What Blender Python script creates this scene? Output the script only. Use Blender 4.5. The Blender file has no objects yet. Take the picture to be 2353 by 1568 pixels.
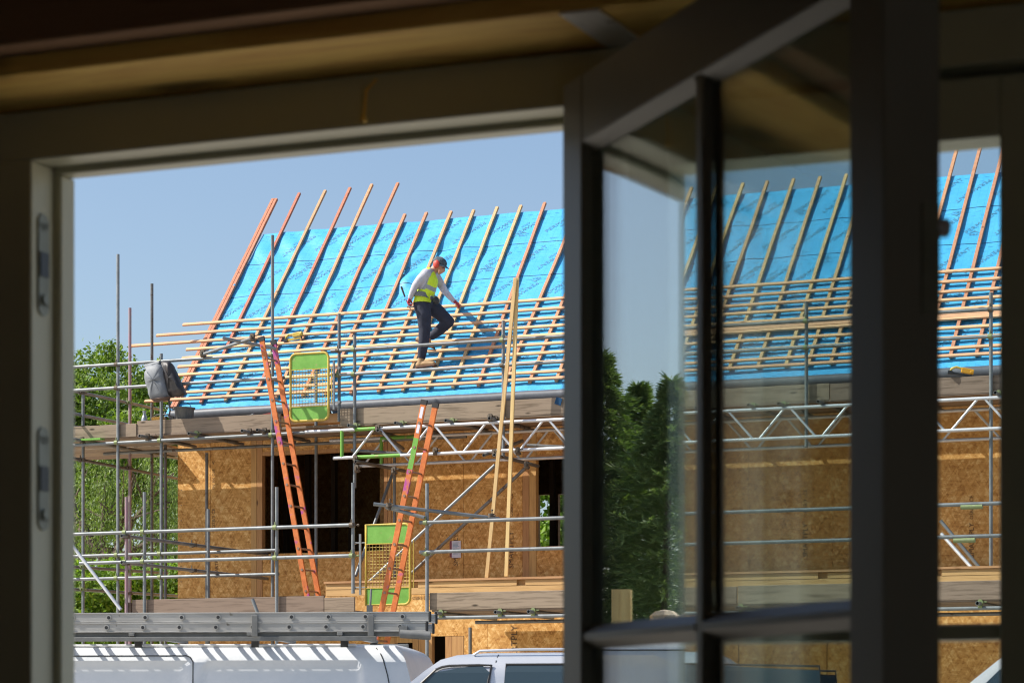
import bpy, math, random
from mathutils import Vector, Matrix, noise
R = math.radians
random.seed(7)
scene = bpy.context.scene
col = scene.collection
# ------------------------------------------------------------------ camera, sky, sun
FPX, HX, HY, CZ = 5918.0, 1176.0, 1660.0, 1.4      # focal length and principal point in photograph units
cam_d = bpy.data.cameras.new("camera"); cam = bpy.data.objects.new("camera", cam_d); col.objects.link(cam)
cam.location = (0, 0, CZ); cam.rotation_euler = (R(90), 0, 0)
cam_d.sensor_width = 36; cam_d.lens = FPX/2352*36; cam_d.shift_y = (HY-784)/2352
cam_d.clip_start = .05; cam_d.clip_end = 2000
cam_d.dof.use_dof = True; cam_d.dof.focus_distance = 36; cam_d.dof.aperture_fstop = 15
scene.camera = cam
SUN_EL, sh = R(45), Vector((-.9985, -.052, 0)).normalized()
SUN = Vector((sh.x*math.cos(SUN_EL), sh.y*math.cos(SUN_EL), math.sin(SUN_EL)))
w = bpy.data.worlds.new("World"); scene.world = w; w.use_nodes = True
nt = w.node_tree; bg = nt.nodes["Background"]; sk = nt.nodes.new("ShaderNodeTexSky")
sk.sky_type = 'NISHITA'; sk.sun_disc = False; sk.sun_elevation = SUN_EL; sk.sun_rotation = math.atan2(SUN.x, SUN.y)
sk.dust_density = 2.0; sk.air_density = 1.0; sk.ozone_density = 2.2
nt.links.new(sk.outputs[0], bg.inputs[0]); bg.inputs[1].default_value = .12
sd = bpy.data.lights.new("sun", 'SUN'); so = bpy.data.objects.new("sun", sd); col.objects.link(so)
sd.energy = 5.0; sd.angle = R(.5); sd.color = (1, .95, .87)
so.rotation_euler = SUN.to_track_quat('Z', 'Y').to_euler()
scene.view_settings.view_transform = 'Standard'; scene.view_settings.look = 'None'
scene.view_settings.exposure = 0.45; scene.view_settings.gamma = 1
scene.render.engine = 'CYCLES'
cy = scene.cycles
cy.use_denoising = True; cy.filter_width = 1.15
cy.max_bounces = 10; cy.transparent_max_bounces = 24; cy.glossy_bounces = 4; cy.diffuse_bounces = 4
cy.caustics_reflective = False; cy.caustics_refractive = False; cy.sample_clamp_indirect = 6

# ------------------------------------------------------------------ frames (a frame is a vertical plane grid: u along, v deep, z up)
class Frame:
    def __init__(s, deg, ou, ov):
        s.th = R(deg); s.c = math.cos(s.th); s.s = math.sin(s.th); s.ou = ou; s.ov = ov
    def W(s, p):
        u, v, z = p[0]-s.ou, p[1]+s.ov, p[2]
        return Vector((s.c*u+s.s*v, -s.s*u+s.c*v, z))
    def P(s, px, py, v):        # point of the plane v seen at this place of the photograph
        rx = (px-HX)/FPX; t = (v+s.ov)/(rx*s.s+s.c)
        return Vector((t*(rx*s.c-s.s)+s.ou, v, CZ+(HY-py)*t/FPX))
    def PU(s, px, py, u):
        rx = (px-HX)/FPX; t = (u-s.ou)/(rx*s.c-s.s)
        return Vector((u, t*(rx*s.s+s.c)-s.ov, CZ+(HY-py)*t/FPX))
FC = Frame(23, 14.65, 34.52)      # the house front
FW = Frame(23, 0, 0)              # our window wall
FV = Frame(5, 0, 18.5)           # the van's near side
FS = Frame(11, 0, 15.6)           # the silver car's near side
WD = Frame(0, 0, 0)
P = FC.P

# ------------------------------------------------------------------ mesh builder
class MB:
    def __init__(s): s.v = []; s.f = []; s.m = []; s.uv = None; s.sm = False
    def add(s, vs, fs, m=0):
        o = len(s.v); s.v += [tuple(x) for x in vs]; s.f += [tuple(i+o for i in f) for f in fs]; s.m += [m]*len(fs)
    def box(s, a, b, m=0):
        x0, y0, z0 = a; x1, y1, z1 = b
        if x0 > x1: x0, x1 = x1, x0
        if y0 > y1: y0, y1 = y1, y0
        if z0 > z1: z0, z1 = z1, z0
        s.add([(x0,y0,z0),(x1,y0,z0),(x1,y1,z0),(x0,y1,z0),(x0,y0,z1),(x1,y0,z1),(x1,y1,z1),(x0,y1,z1)],
              [(0,3,2,1),(4,5,6,7),(0,1,5,4),(1,2,6,5),(2,3,7,6),(3,0,4,7)], m)
        return s
    def beam(s, p, q, w, h, up=(0,0,1), m=0, seg=1, jit=0):   # rectangular bar, w sideways, h along up
        p, q, up = Vector(p), Vector(q), Vector(up); d = (q-p).normalized(); x = d.cross(up).normalized(); y = x.cross(d)
        vs = []
        for i in range(seg+1):
            c = p.lerp(q, i/seg)
            if jit and 0 < i < seg: c = c + x*random.uniform(-jit, jit) + y*random.uniform(-jit, jit)*.5
            for sx, sy in ((-1,-1),(1,-1),(1,1),(-1,1)): vs.append(c+x*sx*w/2+y*sy*h/2)
        fs = [(3,2,1,0), tuple(4*seg+k for k in range(4))]
        for i in range(seg):
            for k in range(4):
                a = 4*i+k; b = 4*i+(k+1) % 4; fs.append((a, b, b+4, a+4))
        s.add(vs, fs, m); return s
    def tube(s, p, q, r, r2=None, n=10, m=0, cap=True, hollow=False, seg=1):
        p, q = Vector(p), Vector(q); r2 = r if r2 is None else r2; d = (q-p).normalized()
        x = d.orthogonal().normalized(); y = d.cross(x); vs = []
        for i in range(seg+1):
            t = i/seg; rr = r+(r2-r)*t; c = p.lerp(q, t)
            for k in range(n):
                a = 2*math.pi*k/n; vs.append(c+(x*math.cos(a)+y*math.sin(a))*rr)
        fs = [(i*n+k, i*n+(k+1) % n, (i+1)*n+(k+1) % n, (i+1)*n+k) for i in range(seg) for k in range(n)]
        if hollow:      # open steel tube: wall thickness and a dark bore
            b = len(vs)
            for c, dd in ((p, 1), (q, -1)):
                for rr, off in ((r*.82, 0), (r*.82, .12)):
                    for k in range(n):
                        a = 2*math.pi*k/n; vs.append(c+d*dd*off+(x*math.cos(a)+y*math.sin(a))*rr)
            for k in range(n):
                k2 = (k+1) % n
                fs.append((k2, k, b+k, b+k2)); fs.append((b+k2, b+k, b+n+k, b+n+k2))
                e = seg*n; b2 = b+2*n
                fs.append((e+k, e+k2, b2+k2, b2+k)); fs.append((b2+k, b2+k2, b2+n+k2, b2+n+k))
            fs.append(tuple(b+n+k for k in range(n))); fs.append(tuple(b+3*n+k for k in reversed(range(n))))
        elif cap: fs += [tuple(reversed(range(n))), tuple(seg*n+k for k in range(n))]
        s.add(vs, fs, m); return s
    def path(s, pts, r, n=8, m=0):
        for a, b in zip(pts, pts[1:]): s.tube(a, b, r, n=n, m=m)
        return s
    def sweep(s, pts, r, n=8, m=0, close=False):   # smooth bent tube
        pts = [Vector(p) for p in pts]; N = len(pts); vs = []
        ref = Vector((.3, .2, .9))
        for i, c in enumerate(pts):
            a = pts[(i-1) % N] if (close or i) else c; b = pts[(i+1) % N] if (close or i < N-1) else c
            d = (b-a).normalized(); x = d.cross(ref)
            x = x.normalized() if x.length > 1e-4 else d.orthogonal(); y = d.cross(x)
            rr = r[i] if isinstance(r, (list, tuple)) else r
            for k in range(n):
                t = 2*math.pi*k/n; vs.append(c+(x*math.cos(t)+y*math.sin(t))*rr)
        fs = [(i*n+k, i*n+(k+1) % n, ((i+1) % N)*n+(k+1) % n, ((i+1) % N)*n+k) for i in range(N if close else N-1) for k in range(n)]
        if not close: fs += [tuple(reversed(range(n))), tuple((N-1)*n+k for k in range(n))]
        s.add(vs, fs, m); return s
    def ball(s, c, r, m=0, nu=12, nv=8, rot=None):
        c = Vector(c); rx, ry, rz = (r, r, r) if not isinstance(r, (tuple, list)) else r; vs = []
        for j in range(nv+1):
            ph = math.pi*j/nv
            for i in range(nu):
                th = 2*math.pi*i/nu; p = Vector((rx*math.sin(ph)*math.cos(th), ry*math.sin(ph)*math.sin(th), rz*math.cos(ph)))
                if rot: p = rot @ p
                vs.append(c+p)
        s.add(vs, [(j*nu+i, (j+1)*nu+i, (j+1)*nu+(i+1) % nu, j*nu+(i+1) % nu) for j in range(nv) for i in range(nu)], m); return s
    def lathe(s, c, prof, n=20, m=0):
        c = Vector(c); vs = []
        for r, z in prof:
            for k in range(n): vs.append(c+Vector((r*math.cos(2*math.pi*k/n), r*math.sin(2*math.pi*k/n), z)))
        s.add(vs, [(i*n+k, i*n+(k+1) % n, (i+1)*n+(k+1) % n, (i+1)*n+k) for i in range(len(prof)-1) for k in range(n)], m); return s
    def prism(s, poly, v0, v1, m=0):     # polygon in (u,z) pushed along v
        n = len(poly); vs = [(u, v0, z) for u, z in poly]+[(u, v1, z) for u, z in poly]
        s.add(vs, [tuple(range(n)), tuple(reversed(range(n, 2*n)))]+[(i, i+n, (i+1) % n+n, (i+1) % n) for i in range(n)], m); return s

class Thing:
    def __init__(s, name, label, cat, frame, base, group=None, kind=None):
        s.fr = frame; s.base = Vector(base); o = bpy.data.objects.new(name, None); col.objects.link(o); s.o = o
        o.empty_display_size = .2; o.location = frame.W(base); o.rotation_euler = (0, 0, -frame.th)
        o["label"] = label; o["category"] = cat
        if group: o["group"] = group
        if kind: o["kind"] = kind
    def part(s, name, mb, mats, parent=None, smooth=None, bevel=0, label=None):
        o = mkobj(name, mb, mats, s.base, smooth, bevel); o.parent = parent or s.o
        if label: o["label"] = label
        return o
def mkobj(name, mb, mats, base=(0,0,0), smooth=None, bevel=0):
    me = bpy.data.meshes.new(name); base = Vector(base)
    me.from_pydata([tuple(Vector(v)-base) for v in mb.v], [], mb.f)
    for m in (mats if isinstance(mats, (list, tuple)) else [mats]): me.materials.append(m)
    me.polygons.foreach_set("material_index", mb.m)
    if mb.uv:
        l = me.uv_layers.new(name="UVMap"); l.data.foreach_set("uv", mb.uv)
    o = bpy.data.objects.new(name, me); col.objects.link(o)
    if smooth is not None:
        me.polygons.foreach_set("use_smooth", [True]*len(me.polygons))
        me.set_sharp_from_angle(angle=R(smooth))
    if bevel:
        b = o.modifiers.new("bevel", 'BEVEL'); b.width = bevel; b.segments = 2; b.limit_method = 'ANGLE'; b.angle_limit = R(40)
    me.update(); return o
def solo(name, mb, mats, label, cat, frame, base, group=None, kind=None, smooth=None, bevel=0):
    o = mkobj(name, mb, mats, base, smooth, bevel); o.location = frame.W(base); o.rotation_euler = (0, 0, -frame.th)
    o["label"] = label; o["category"] = cat
    if group: o["group"] = group
    if kind: o["kind"] = kind
    return o
def struct(name, mb, mats, frame=WD, base=(0,0,0), smooth=None, label=None):
    o = mkobj(name, mb, mats, base, smooth); o.location = frame.W(base); o.rotation_euler = (0, 0, -frame.th); o["kind"] = "structure"
    if label: o["label"] = label
    return o

# ------------------------------------------------------------------ materials
def mat(name, rough=.6, metal=0, col_=(.5,.5,.5), spec=.5):
    m = bpy.data.materials.new(name); m.use_nodes = True; b = m.node_tree.nodes["Principled BSDF"]
    b.inputs["Roughness"].default_value = rough; b.inputs["Metallic"].default_value = metal
    b.inputs["Base Color"].default_value = (*col_, 1); b.inputs["Specular IOR Level"].default_value = spec
    return m, m.node_tree, b
def N(nt, t, **k):
    n = nt.nodes.new(t)
    for a, b in k.items(): setattr(n, a, b)
    return n
def coords(nt, scale=(1,1,1), rot=(0,0,0), kind="Object"):
    tc = N(nt, "ShaderNodeTexCoord"); mp = N(nt, "ShaderNodeMapping")
    mp.inputs["Scale"].default_value = scale; mp.inputs["Rotation"].default_value = rot
    nt.links.new(tc.outputs[kind], mp.inputs[0]); return mp.outputs[0]
def ramp(nt, fac, stops):
    r = N(nt, "ShaderNodeValToRGB"); e = r.color_ramp.elements
    while len(e) < len(stops): e.new(.5)
    for i, (p, c) in enumerate(stops): e[i].position = p; e[i].color = (*c, 1)
    nt.links.new(fac, r.inputs[0]); return r.outputs[0]
def noise_(nt, vec, scale, detail=4, rough=.55, dist=0):
    n = N(nt, "ShaderNodeTexNoise"); n.inputs["Scale"].default_value = scale; n.inputs["Detail"].default_value = detail
    n.inputs["Roughness"].default_value = rough; n.inputs["Distortion"].default_value = dist
    if vec is not None: nt.links.new(vec, n.inputs["Vector"])
    return n.outputs[0]
def mix(nt, fac, a, b, mode='MIX'):
    m = N(nt, "ShaderNodeMix", data_type='RGBA', blend_type=mode)
    for sock, v in ((m.inputs[0], fac), (m.inputs[6], a), (m.inputs[7], b)):
        if isinstance(v, (int, float)): sock.default_value = v
        elif isinstance(v, tuple): sock.default_value = (*v, 1)
        else: nt.links.new(v, sock)
    return m.outputs[2]
def math_(nt, op, a, b=None, c=None):
    m = N(nt, "ShaderNodeMath", operation=op)
    for i, v in enumerate((a, b, c)):
        if v is None: continue
        if isinstance(v, (int, float)): m.inputs[i].default_value = v
        else: nt.links.new(v, m.inputs[i])
    return m.outputs[0]
def bump(nt, b, h, dist=.01, strength=.5):
    n = N(nt, "ShaderNodeBump"); n.inputs["Distance"].default_value = dist; n.inputs["Strength"].default_value = strength
    nt.links.new(h, n.inputs["Height"]); nt.links.new(n.outputs[0], b.inputs["Normal"])
def mottled(name, c1, c2, rough=.6, metal=0, scale=(1,1,1), nscale=4, bd=0, spec=.5, speck=None, island=0):
    m, nt, b = mat(name, rough, metal, c1, spec); v = coords(nt, scale); f = noise_(nt, v, nscale, 6, .6)
    c = ramp(nt, f, [(.3, c1), (.7, c2)])
    if speck:
        f2 = noise_(nt, coords(nt, (1,1,1)), speck[1], 3, .7)
        k = ramp(nt, f2, [(speck[2], (0,0,0)), (speck[2]+.06, (1,1,1))]); c = mix(nt, k, c, speck[0])
    if island:
        g = N(nt, "ShaderNodeObjectInfo"); c = mix(nt, 1.0, c, ramp(nt, g.outputs["Random"], [(0, (1-island,)*3), (1, (1+island*.6,)*3)]), 'MULTIPLY')
    nt.links.new(c, b.inputs["Base Color"])
    if bd: bump(nt, b, f, bd, .6)
    return m
def wood(name, c1, c2, axis=0, rough=.7, knots=True, vary=.12, tint=None):
    m, nt, b = mat(name, rough, 0, c1, .3)
    sc = [14, 14, 14]; sc[axis] = .9
    oi = N(nt, "ShaderNodeObjectInfo"); v = coords(nt, tuple(sc)); ad = N(nt, "ShaderNodeVectorMath", operation='ADD'); mu = N(nt, "ShaderNodeVectorMath", operation='SCALE')
    cmb = N(nt, "ShaderNodeCombineXYZ")
    for k in range(3): nt.links.new(oi.outputs["Random"], cmb.inputs[k])
    nt.links.new(cmb.outputs[0], mu.inputs[0]); mu.inputs["Scale"].default_value = 57; nt.links.new(v, ad.inputs[0]); nt.links.new(mu.outputs[0], ad.inputs[1])
    f = noise_(nt, ad.outputs[0], 2.2, 6, .6, .6); c = ramp(nt, f, [(.28, c2), (.5, c1), (.75, tuple(min(1, x*1.1) for x in c1))])
    if knots:
        vo = N(nt, "ShaderNodeTexVoronoi"); s2 = [5, 5, 5]; s2[axis] = 1.6; nt.links.new(coords(nt, tuple(s2)), vo.inputs["Vector"]); vo.inputs["Scale"].default_value = 1.3
        k = ramp(nt, vo.outputs["Distance"], [(.05, (1,1,1)), (.13, (0,0,0))]); c = mix(nt, k, c, tuple(x*.45 for x in c2))
    h = N(nt, "ShaderNodeHueSaturation"); nt.links.new(c, h.inputs["Color"])
    nt.links.new(math_(nt, 'MULTIPLY_ADD', oi.outputs["Random"], vary*2, 1-vary), h.inputs["Value"])
    nt.links.new(math_(nt, 'MULTIPLY_ADD', oi.outputs["Random"], .02, .49), h.inputs["Hue"])
    nt.links.new(h.outputs[0], b.inputs["Base Color"]); bump(nt, b, f, .002, .5); return m
M = {}
M['batten'] = wood('batten_wood', (.70,.41,.22), (.54,.28,.14), 0)
M['counter'] = wood('counter_wood', (.56,.28,.15), (.40,.17,.09), 1)
M['counter_pale'] = wood('counter_pale_wood', (.56,.36,.18), (.38,.24,.11), 1)
M['red_wood'] = wood('red_wood', (.47,.18,.11), (.30,.10,.06), 1)
M['pale'] = wood('pale_softwood', (.68,.50,.22), (.55,.37,.15), 2)
M['stud'] = wood('stud_wood', (.50,.28,.11), (.36,.18,.07), 2)
M['ledge'] = wood('ledge_wood', (.56,.33,.15), (.42,.22,.09), 0)
M['board'] = wood('scaffold_board', (.27,.205,.15), (.12,.088,.062), 0, .85, True, .15)
M['joist'] = wood('joist_wood', (.34,.20,.10), (.24,.13,.065), 0, .85)
def knotty(name, c1, c2):
    m, nt, b = mat(name, .7, 0, c1, .3); f = noise_(nt, coords(nt, (1.6,14,14)), 2.2, 5, .6, 1.2); c = ramp(nt, f, [(.3, c2), (.55, c1), (.75, tuple(min(1, x*1.06) for x in c1))])
    vo = N(nt, "ShaderNodeTexVoronoi"); nt.links.new(coords(nt, (3.2,9,9), (0,0,.3)), vo.inputs["Vector"]); vo.inputs["Scale"].default_value = 1
    k = ramp(nt, vo.outputs["Distance"], [(.10, (1,1,1)), (.24, (0,0,0))]); c = mix(nt, math_(nt, 'MULTIPLY', k, .8), c, tuple(x*.3 for x in c2))
    nt.links.new(c, b.inputs["Base Color"]); return m
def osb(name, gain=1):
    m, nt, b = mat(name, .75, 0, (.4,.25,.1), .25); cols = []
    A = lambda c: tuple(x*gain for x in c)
    for rot, s in (((0,.5,0), (50,30,13)), ((0,-.6,0), (52,30,12)), ((0,1.5,0), (48,30,14))):
        vo = N(nt, "ShaderNodeTexVoronoi"); m2_ = N(nt, 'ShaderNodeMapping'); m2_.inputs['Scale'].default_value = tuple(x*.8 for x in s); nt.links.new(coords(nt, (1,1,1), rot), m2_.inputs[0]); nt.links.new(m2_.outputs[0], vo.inputs['Vector']); vo.inputs["Scale"].default_value = 1
        sp = N(nt, "ShaderNodeSeparateColor"); nt.links.new(vo.outputs["Color"], sp.inputs[0]); cols.append(sp.outputs[0])
    f = math_(nt, 'DIVIDE', math_(nt, 'ADD', math_(nt, 'ADD', cols[0], cols[1]), cols[2]), 3)
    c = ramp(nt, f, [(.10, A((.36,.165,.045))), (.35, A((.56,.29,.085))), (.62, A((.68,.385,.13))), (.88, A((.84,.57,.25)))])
    big = noise_(nt, coords(nt), 1.3, 3); c = mix(nt, 1.0, c, ramp(nt, big, [(.3, (.86,.84,.82)), (.7, (1.08,1.06,1.02))]), 'MULTIPLY')
    nt.links.new(c, b.inputs["Base Color"]); bump(nt, b, f, .003, .6); return m
M['lintel'] = knotty('lintel_wood', (.97,.64,.17), (.74,.40,.09))
M['osb'] = osb('osb_board'); M['osb_shaded'] = osb('osb_painted_shade', .35)  # second copy is the same board darkened, interior shade put into its colour
M['dark'] = mottled('painted_inside_shade', (.03,.018,.008), (.05,.03,.015), .9)  # near-black colour paints indoor shade onto inner studs, ceiling and lower inner wall
# roofing membrane: blue, 10 cm printed grid, dashed lap lines (coordinates from the sheet's own UV)
m, nt, b = mat('blue_membrane', .5, 0, (.03,.33,.68), .3)
uv = N(nt, "ShaderNodeUVMap"); sp = N(nt, "ShaderNodeSeparateXYZ"); nt.links.new(uv.outputs[0], sp.inputs[0])
def gridline(src, pitch, width, off=0):
    fr = math_(nt, 'FRACT', math_(nt, 'ADD', math_(nt, 'DIVIDE', src, pitch), off+100)); return math_(nt, 'LESS_THAN', math_(nt, 'ABSOLUTE', math_(nt, 'SUBTRACT', fr, .5)), width/pitch/2)
g = math_(nt, 'MAXIMUM', gridline(sp.outputs[0], .11, .004), gridline(sp.outputs[1], .11, .0035))
dash = math_(nt, 'MULTIPLY', gridline(sp.outputs[0], .15, .075), gridline(sp.outputs[1], .85, .014, .62))
dash2 = math_(nt, 'MULTIPLY', gridline(sp.outputs[0], .15, .07, .4), gridline(sp.outputs[1], .85, .01, .74))
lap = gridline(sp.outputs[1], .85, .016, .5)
f = noise_(nt, coords(nt, kind="UV"), 2.0, 5, .6)
c = ramp(nt, f, [(.3, (.055,.365,.68)), (.7, (.075,.42,.74))])
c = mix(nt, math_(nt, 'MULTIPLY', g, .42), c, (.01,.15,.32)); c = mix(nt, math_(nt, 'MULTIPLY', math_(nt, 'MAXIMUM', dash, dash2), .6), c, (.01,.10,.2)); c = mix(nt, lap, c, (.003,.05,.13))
nt.links.new(c, b.inputs["Base Color"])
f2 = noise_(nt, coords(nt, (1,1.8,1), (0,0,.5), kind="UV"), 5, 4, .55, 1.2); bump(nt, b, f2, .016, .5)
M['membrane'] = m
M['ink'] = mottled('grey_ink', (.05,.21,.33), (.07,.24,.37), .6)
M['ink_black'] = mottled('black_ink', (.09,.05,.025), (.13,.07,.035), .8)
M['gutter'] = mottled('grey_eaves_roll', (.075,.085,.10), (.11,.12,.14), .45, 0, nscale=9)
M['steel'] = mottled('galvanised_steel', (.16,.175,.18), (.27,.285,.29), .5, .35, (1,1,1), 6, 0, .5, ((.13,.12,.10), 9, .66), .2)
M['steel_dark'] = mottled('weathered_steel', (.13,.13,.125), (.24,.24,.23), .55, .4, (1,1,1), 5, 0, .5, ((.10,.06,.04), 12, .6), .2)
M['steel_pink'] = mottled('pink_painted_steel', (.38,.20,.24), (.30,.27,.27), .55, .2, (1,1,1), 3)
M['alu'] = mottled('white_aluminium', (.52,.54,.57), (.70,.71,.73), .4, .35, (1,1,1), 7, 0, .5, ((.25,.25,.24), 11, .66))
M['green'] = mottled('green_paint', (.13,.34,.04), (.19,.44,.07), .55, 0, nscale=7, speck=((.30,.30,.10), 9, .62))
M['yellow'] = mottled('yellow_paint', (.50,.35,.04), (.62,.47,.10), .55, 0, nscale=12, speck=((.25,.16,.06), 16, .64))
M['coupler_green'] = mottled('green_coupler', (.19,.25,.09), (.27,.29,.16), .6, .2, nscale=30)
M['coupler_rust'] = mottled('rusty_coupler', (.09,.06,.04), (.20,.17,.13), .7, .4, nscale=30)
M['orange'] = mottled('orange_ladder_paint', (.50,.12,.025), (.70,.21,.045), .55, 0, nscale=14, speck=((.42,.07,.27), 2.6, .57))
M['rung'] = mottled('dull_rung', (.25,.15,.10), (.34,.24,.18), .5, .5, nscale=12)
M['rubber'] = mottled('black_rubber', (.02,.02,.02), (.035,.035,.035), .7)
M['white_paint'] = mottled('white_van_paint', (.66,.68,.69), (.74,.75,.75), .3, 0, nscale=5, spec=.6, speck=((.60,.56,.47), 4, .74))
M['silver_paint'] = mottled('silver_car_paint', (.52,.54,.57), (.57,.59,.62), .25, .4, nscale=2)
M['trim'] = mottled('black_trim', (.02,.02,.022), (.03,.03,.03), .45)
M['ladder_alu'] = mottled('weathered_ladder_aluminium', (.33,.32,.295), (.46,.45,.42), .55, .2, (.4,3,3), 8, 0, .5, ((.12,.10,.07), 8, .68))
M['tray'] = mottled('rack_steel', (.15,.15,.14), (.22,.22,.21), .6, .2, nscale=10)
M['frame'] = mottled('sage_window_paint', (.50,.49,.36), (.55,.54,.41), .45, 0, nscale=3)
M['frame_dark'] = mottled('grey_window_paint', (.25,.245,.215), (.29,.285,.25), .42, 0, nscale=3)
M['keep'] = mottled('lock_keep_metal', (.20,.21,.17), (.30,.31,.26), .5, .2, nscale=20)
M['strap'] = mottled('galvanised_strap', (.97,.95,.92), (.99,.98,.96), .25, .15, nscale=14, speck=((.30,.22,.18), 45, .62))
M['plaster'] = mottled('bare_room_board', (.42,.34,.24), (.50,.42,.30), .9, nscale=3)
M['gravel'] = mottled('site_ground', (.38,.34,.28), (.52,.48,.41), .95, 0, (1,1,1), 3, .02, .2, ((.12,.10,.08), 1.2, .6))
M['stone'] = mottled('rubble_stone', (.38,.29,.20), (.55,.44,.32), .9, nscale=7, bd=.02, island=.3)
M['bark'] = mottled('bark', (.09,.065,.045), (.16,.12,.09), .9, 0, (3,3,.6), 5, .02)
M['brick'] = mottled('rendered_wall', (.46,.42,.36), (.54,.50,.43), .9, nscale=6)
def leafmat(name, c1, c2, trans=.35):
    m, nt, b = mat(name, .5, 0, c1, .35); g = N(nt, "ShaderNodeNewGeometry")
    c = ramp(nt, g.outputs["Random Per Island"], [(0, c1), (1, c2)]); nt.links.new(c, b.inputs["Base Color"])
    t = N(nt, "ShaderNodeBsdfTranslucent"); nt.links.new(mix(nt, 1.0, c, (1.3,1.5,.5), 'MULTIPLY'), t.inputs[0]); ms = N(nt, "ShaderNodeMixShader"); ms.inputs[0].default_value = trans
    out = nt.nodes["Material Output"]; nt.links.new(b.outputs[0], ms.inputs[1]); nt.links.new(t.outputs[0], ms.inputs[2]); nt.links.new(ms.outputs[0], out.inputs[0]); return m
M['leaf'] = leafmat('broad_leaves', (.10,.17,.025), (.24,.33,.06))
M['willow'] = leafmat('willow_leaves', (.11,.17,.045), (.26,.33,.12))
M['hedge'] = leafmat('hedge_leaves', (.11,.20,.02), (.24,.36,.06))
M['conifer'] = leafmat('conifer_sprays', (.08,.14,.045), (.23,.30,.12), .26)
def glass(name, tint=(.93,.96,.95), ior_gain=1.0):
    m = bpy.data.materials.new(name); m.use_nodes = True; nt = m.node_tree; nt.nodes.remove(nt.nodes["Principled BSDF"]); out = nt.nodes["Material Output"]
    tr = N(nt, "ShaderNodeBsdfTransparent"); tr.inputs[0].default_value = (*tint, 1); gl = N(nt, "ShaderNodeBsdfGlossy"); gl.inputs["Roughness"].default_value = 0
    gl.inputs["Color"].default_value = (1,1,1,1)
    ge = N(nt, "ShaderNodeNewGeometry"); dt = N(nt, "ShaderNodeVectorMath", operation='DOT_PRODUCT')
    nt.links.new(ge.outputs["Incoming"], dt.inputs[0]); nt.links.new(ge.outputs["Normal"], dt.inputs[1])
    cs = math_(nt, 'ABSOLUTE', dt.outputs["Value"]); f = math_(nt, 'MULTIPLY_ADD', math_(nt, 'POWER', math_(nt, 'SUBTRACT', 1, cs), 5), .96*ior_gain, .04*ior_gain)
    ms = N(nt, "ShaderNodeMixShader"); nt.links.new(f, ms.inputs[0]); nt.links.new(tr.outputs[0], ms.inputs[1]); nt.links.new(gl.outputs[0], ms.inputs[2]); nt.links.new(ms.outputs[0], out.inputs[0]); return m
M['glass'] = glass('window_glass', (.93,.97,.965), 1.75); 
m, nt, b = mat('car_glass', .05, 0, (.03,.05,.062), .6); M['car_glass'] = m
M['cloth_grey'] = mottled('grey_dry_bag', (.16,.175,.19), (.24,.255,.27), .6, nscale=7, bd=.004)
M['cloth_black'] = mottled('black_bag', (.02,.02,.024), (.06,.05,.045), .5, nscale=5, bd=.004)
M['bag_base'] = mottled('brown_bag_base', (.10,.065,.05), (.14,.09,.07), .7)
M['bucket'] = mottled('dusty_bucket', (.07,.075,.08), (.20,.19,.17), .75, (0), (3,3,.8), 6)
M['bottle'] = mottled('brushed_steel_bottle', (.42,.41,.39), (.52,.51,.49), .3, .9)
M['amber'] = mottled('amber_plastic', (.70,.32,.02), (.78,.40,.03), .4)
M['paper'] = mottled('white_notice_paper', (.62,.60,.66), (.72,.70,.76), .6)
M['maroon'] = mottled('maroon_strip', (.20,.03,.05), (.25,.05,.06), .6)
M['red'] = mottled('red_plastic', (.60,.04,.03), (.68,.08,.05), .5)
M['hivis'] = mottled('hivis_yellow', (.60,.80,.02), (.68,.88,.04), .6, nscale=9, bd=.006)
M['reflect'] = mottled('grey_reflective_tape', (.28,.29,.29), (.36,.37,.37), .35)
M['shirt'] = mottled('pale_grey_shirt', (.46,.45,.50), (.56,.55,.60), .8, nscale=12, bd=.006)
M['trouser'] = mottled('navy_trousers', (.022,.026,.045), (.04,.045,.07), .85, nscale=9, bd=.008)
M['skin'] = mottled('skin', (.52,.26,.18), (.58,.30,.21), .55, nscale=10)
M['boot'] = mottled('tan_boot_leather', (.36,.22,.10), (.44,.28,.14), .7, nscale=10)
M['sole'] = mottled('boot_sole', (.12,.06,.035), (.16,.08,.05), .8)
M['cap'] = mottled('dark_blue_hat_cloth', (.035,.055,.07), (.10,.13,.15), .8, nscale=14, speck=((.02,.025,.03), 40, .55))
M['glove'] = mottled('red_glove', (.42,.03,.05), (.50,.05,.07), .7)
M['belt'] = mottled('grey_belt', (.14,.15,.14), (.20,.21,.20), .6)
M['lamp'] = mottled('tail_lamp_red', (.35,.02,.02), (.4,.03,.03), .2)
M['headlamp'] = mottled('clear_headlamp', (.55,.57,.6), (.6,.62,.65), .1)

# ------------------------------------------------------------------ text outlines
_tc = {}
def glyphs(txt):
    if txt in _tc: return _tc[txt]
    cu = bpy.data.curves.new("t", 'FONT'); cu.body = txt; cu.size = 1; cu.align_x = 'CENTER'; cu.align_y = 'CENTER'; cu.resolution_u = 2
    o = bpy.data.objects.new("t", cu); col.objects.link(o); dg = bpy.context.evaluated_depsgraph_get(); dg.update()
    me = bpy.data.meshes.new_from_object(o.evaluated_get(dg))
    r = ([(v.co.x, v.co.y) for v in me.vertices], [tuple(p.vertices) for p in me.polygons])
    bpy.data.objects.remove(o); bpy.data.curves.remove(cu); bpy.data.meshes.remove(me); _tc[txt] = r; return r
def put_text(mb, txt, size, fn, m=0, squash=1.0):
    vs, fs = glyphs(txt); mb.add([fn(x*size*squash, y*size) for x, y in vs], fs, m)

# ------------------------------------------------------------------ the ground
mb = MB(); mb.add([(-400,-200,0),(400,-200,0),(400,700,0),(-400,700,0)], [(0,1,2,3)])
struct("ground", mb, M['gravel'])

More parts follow.
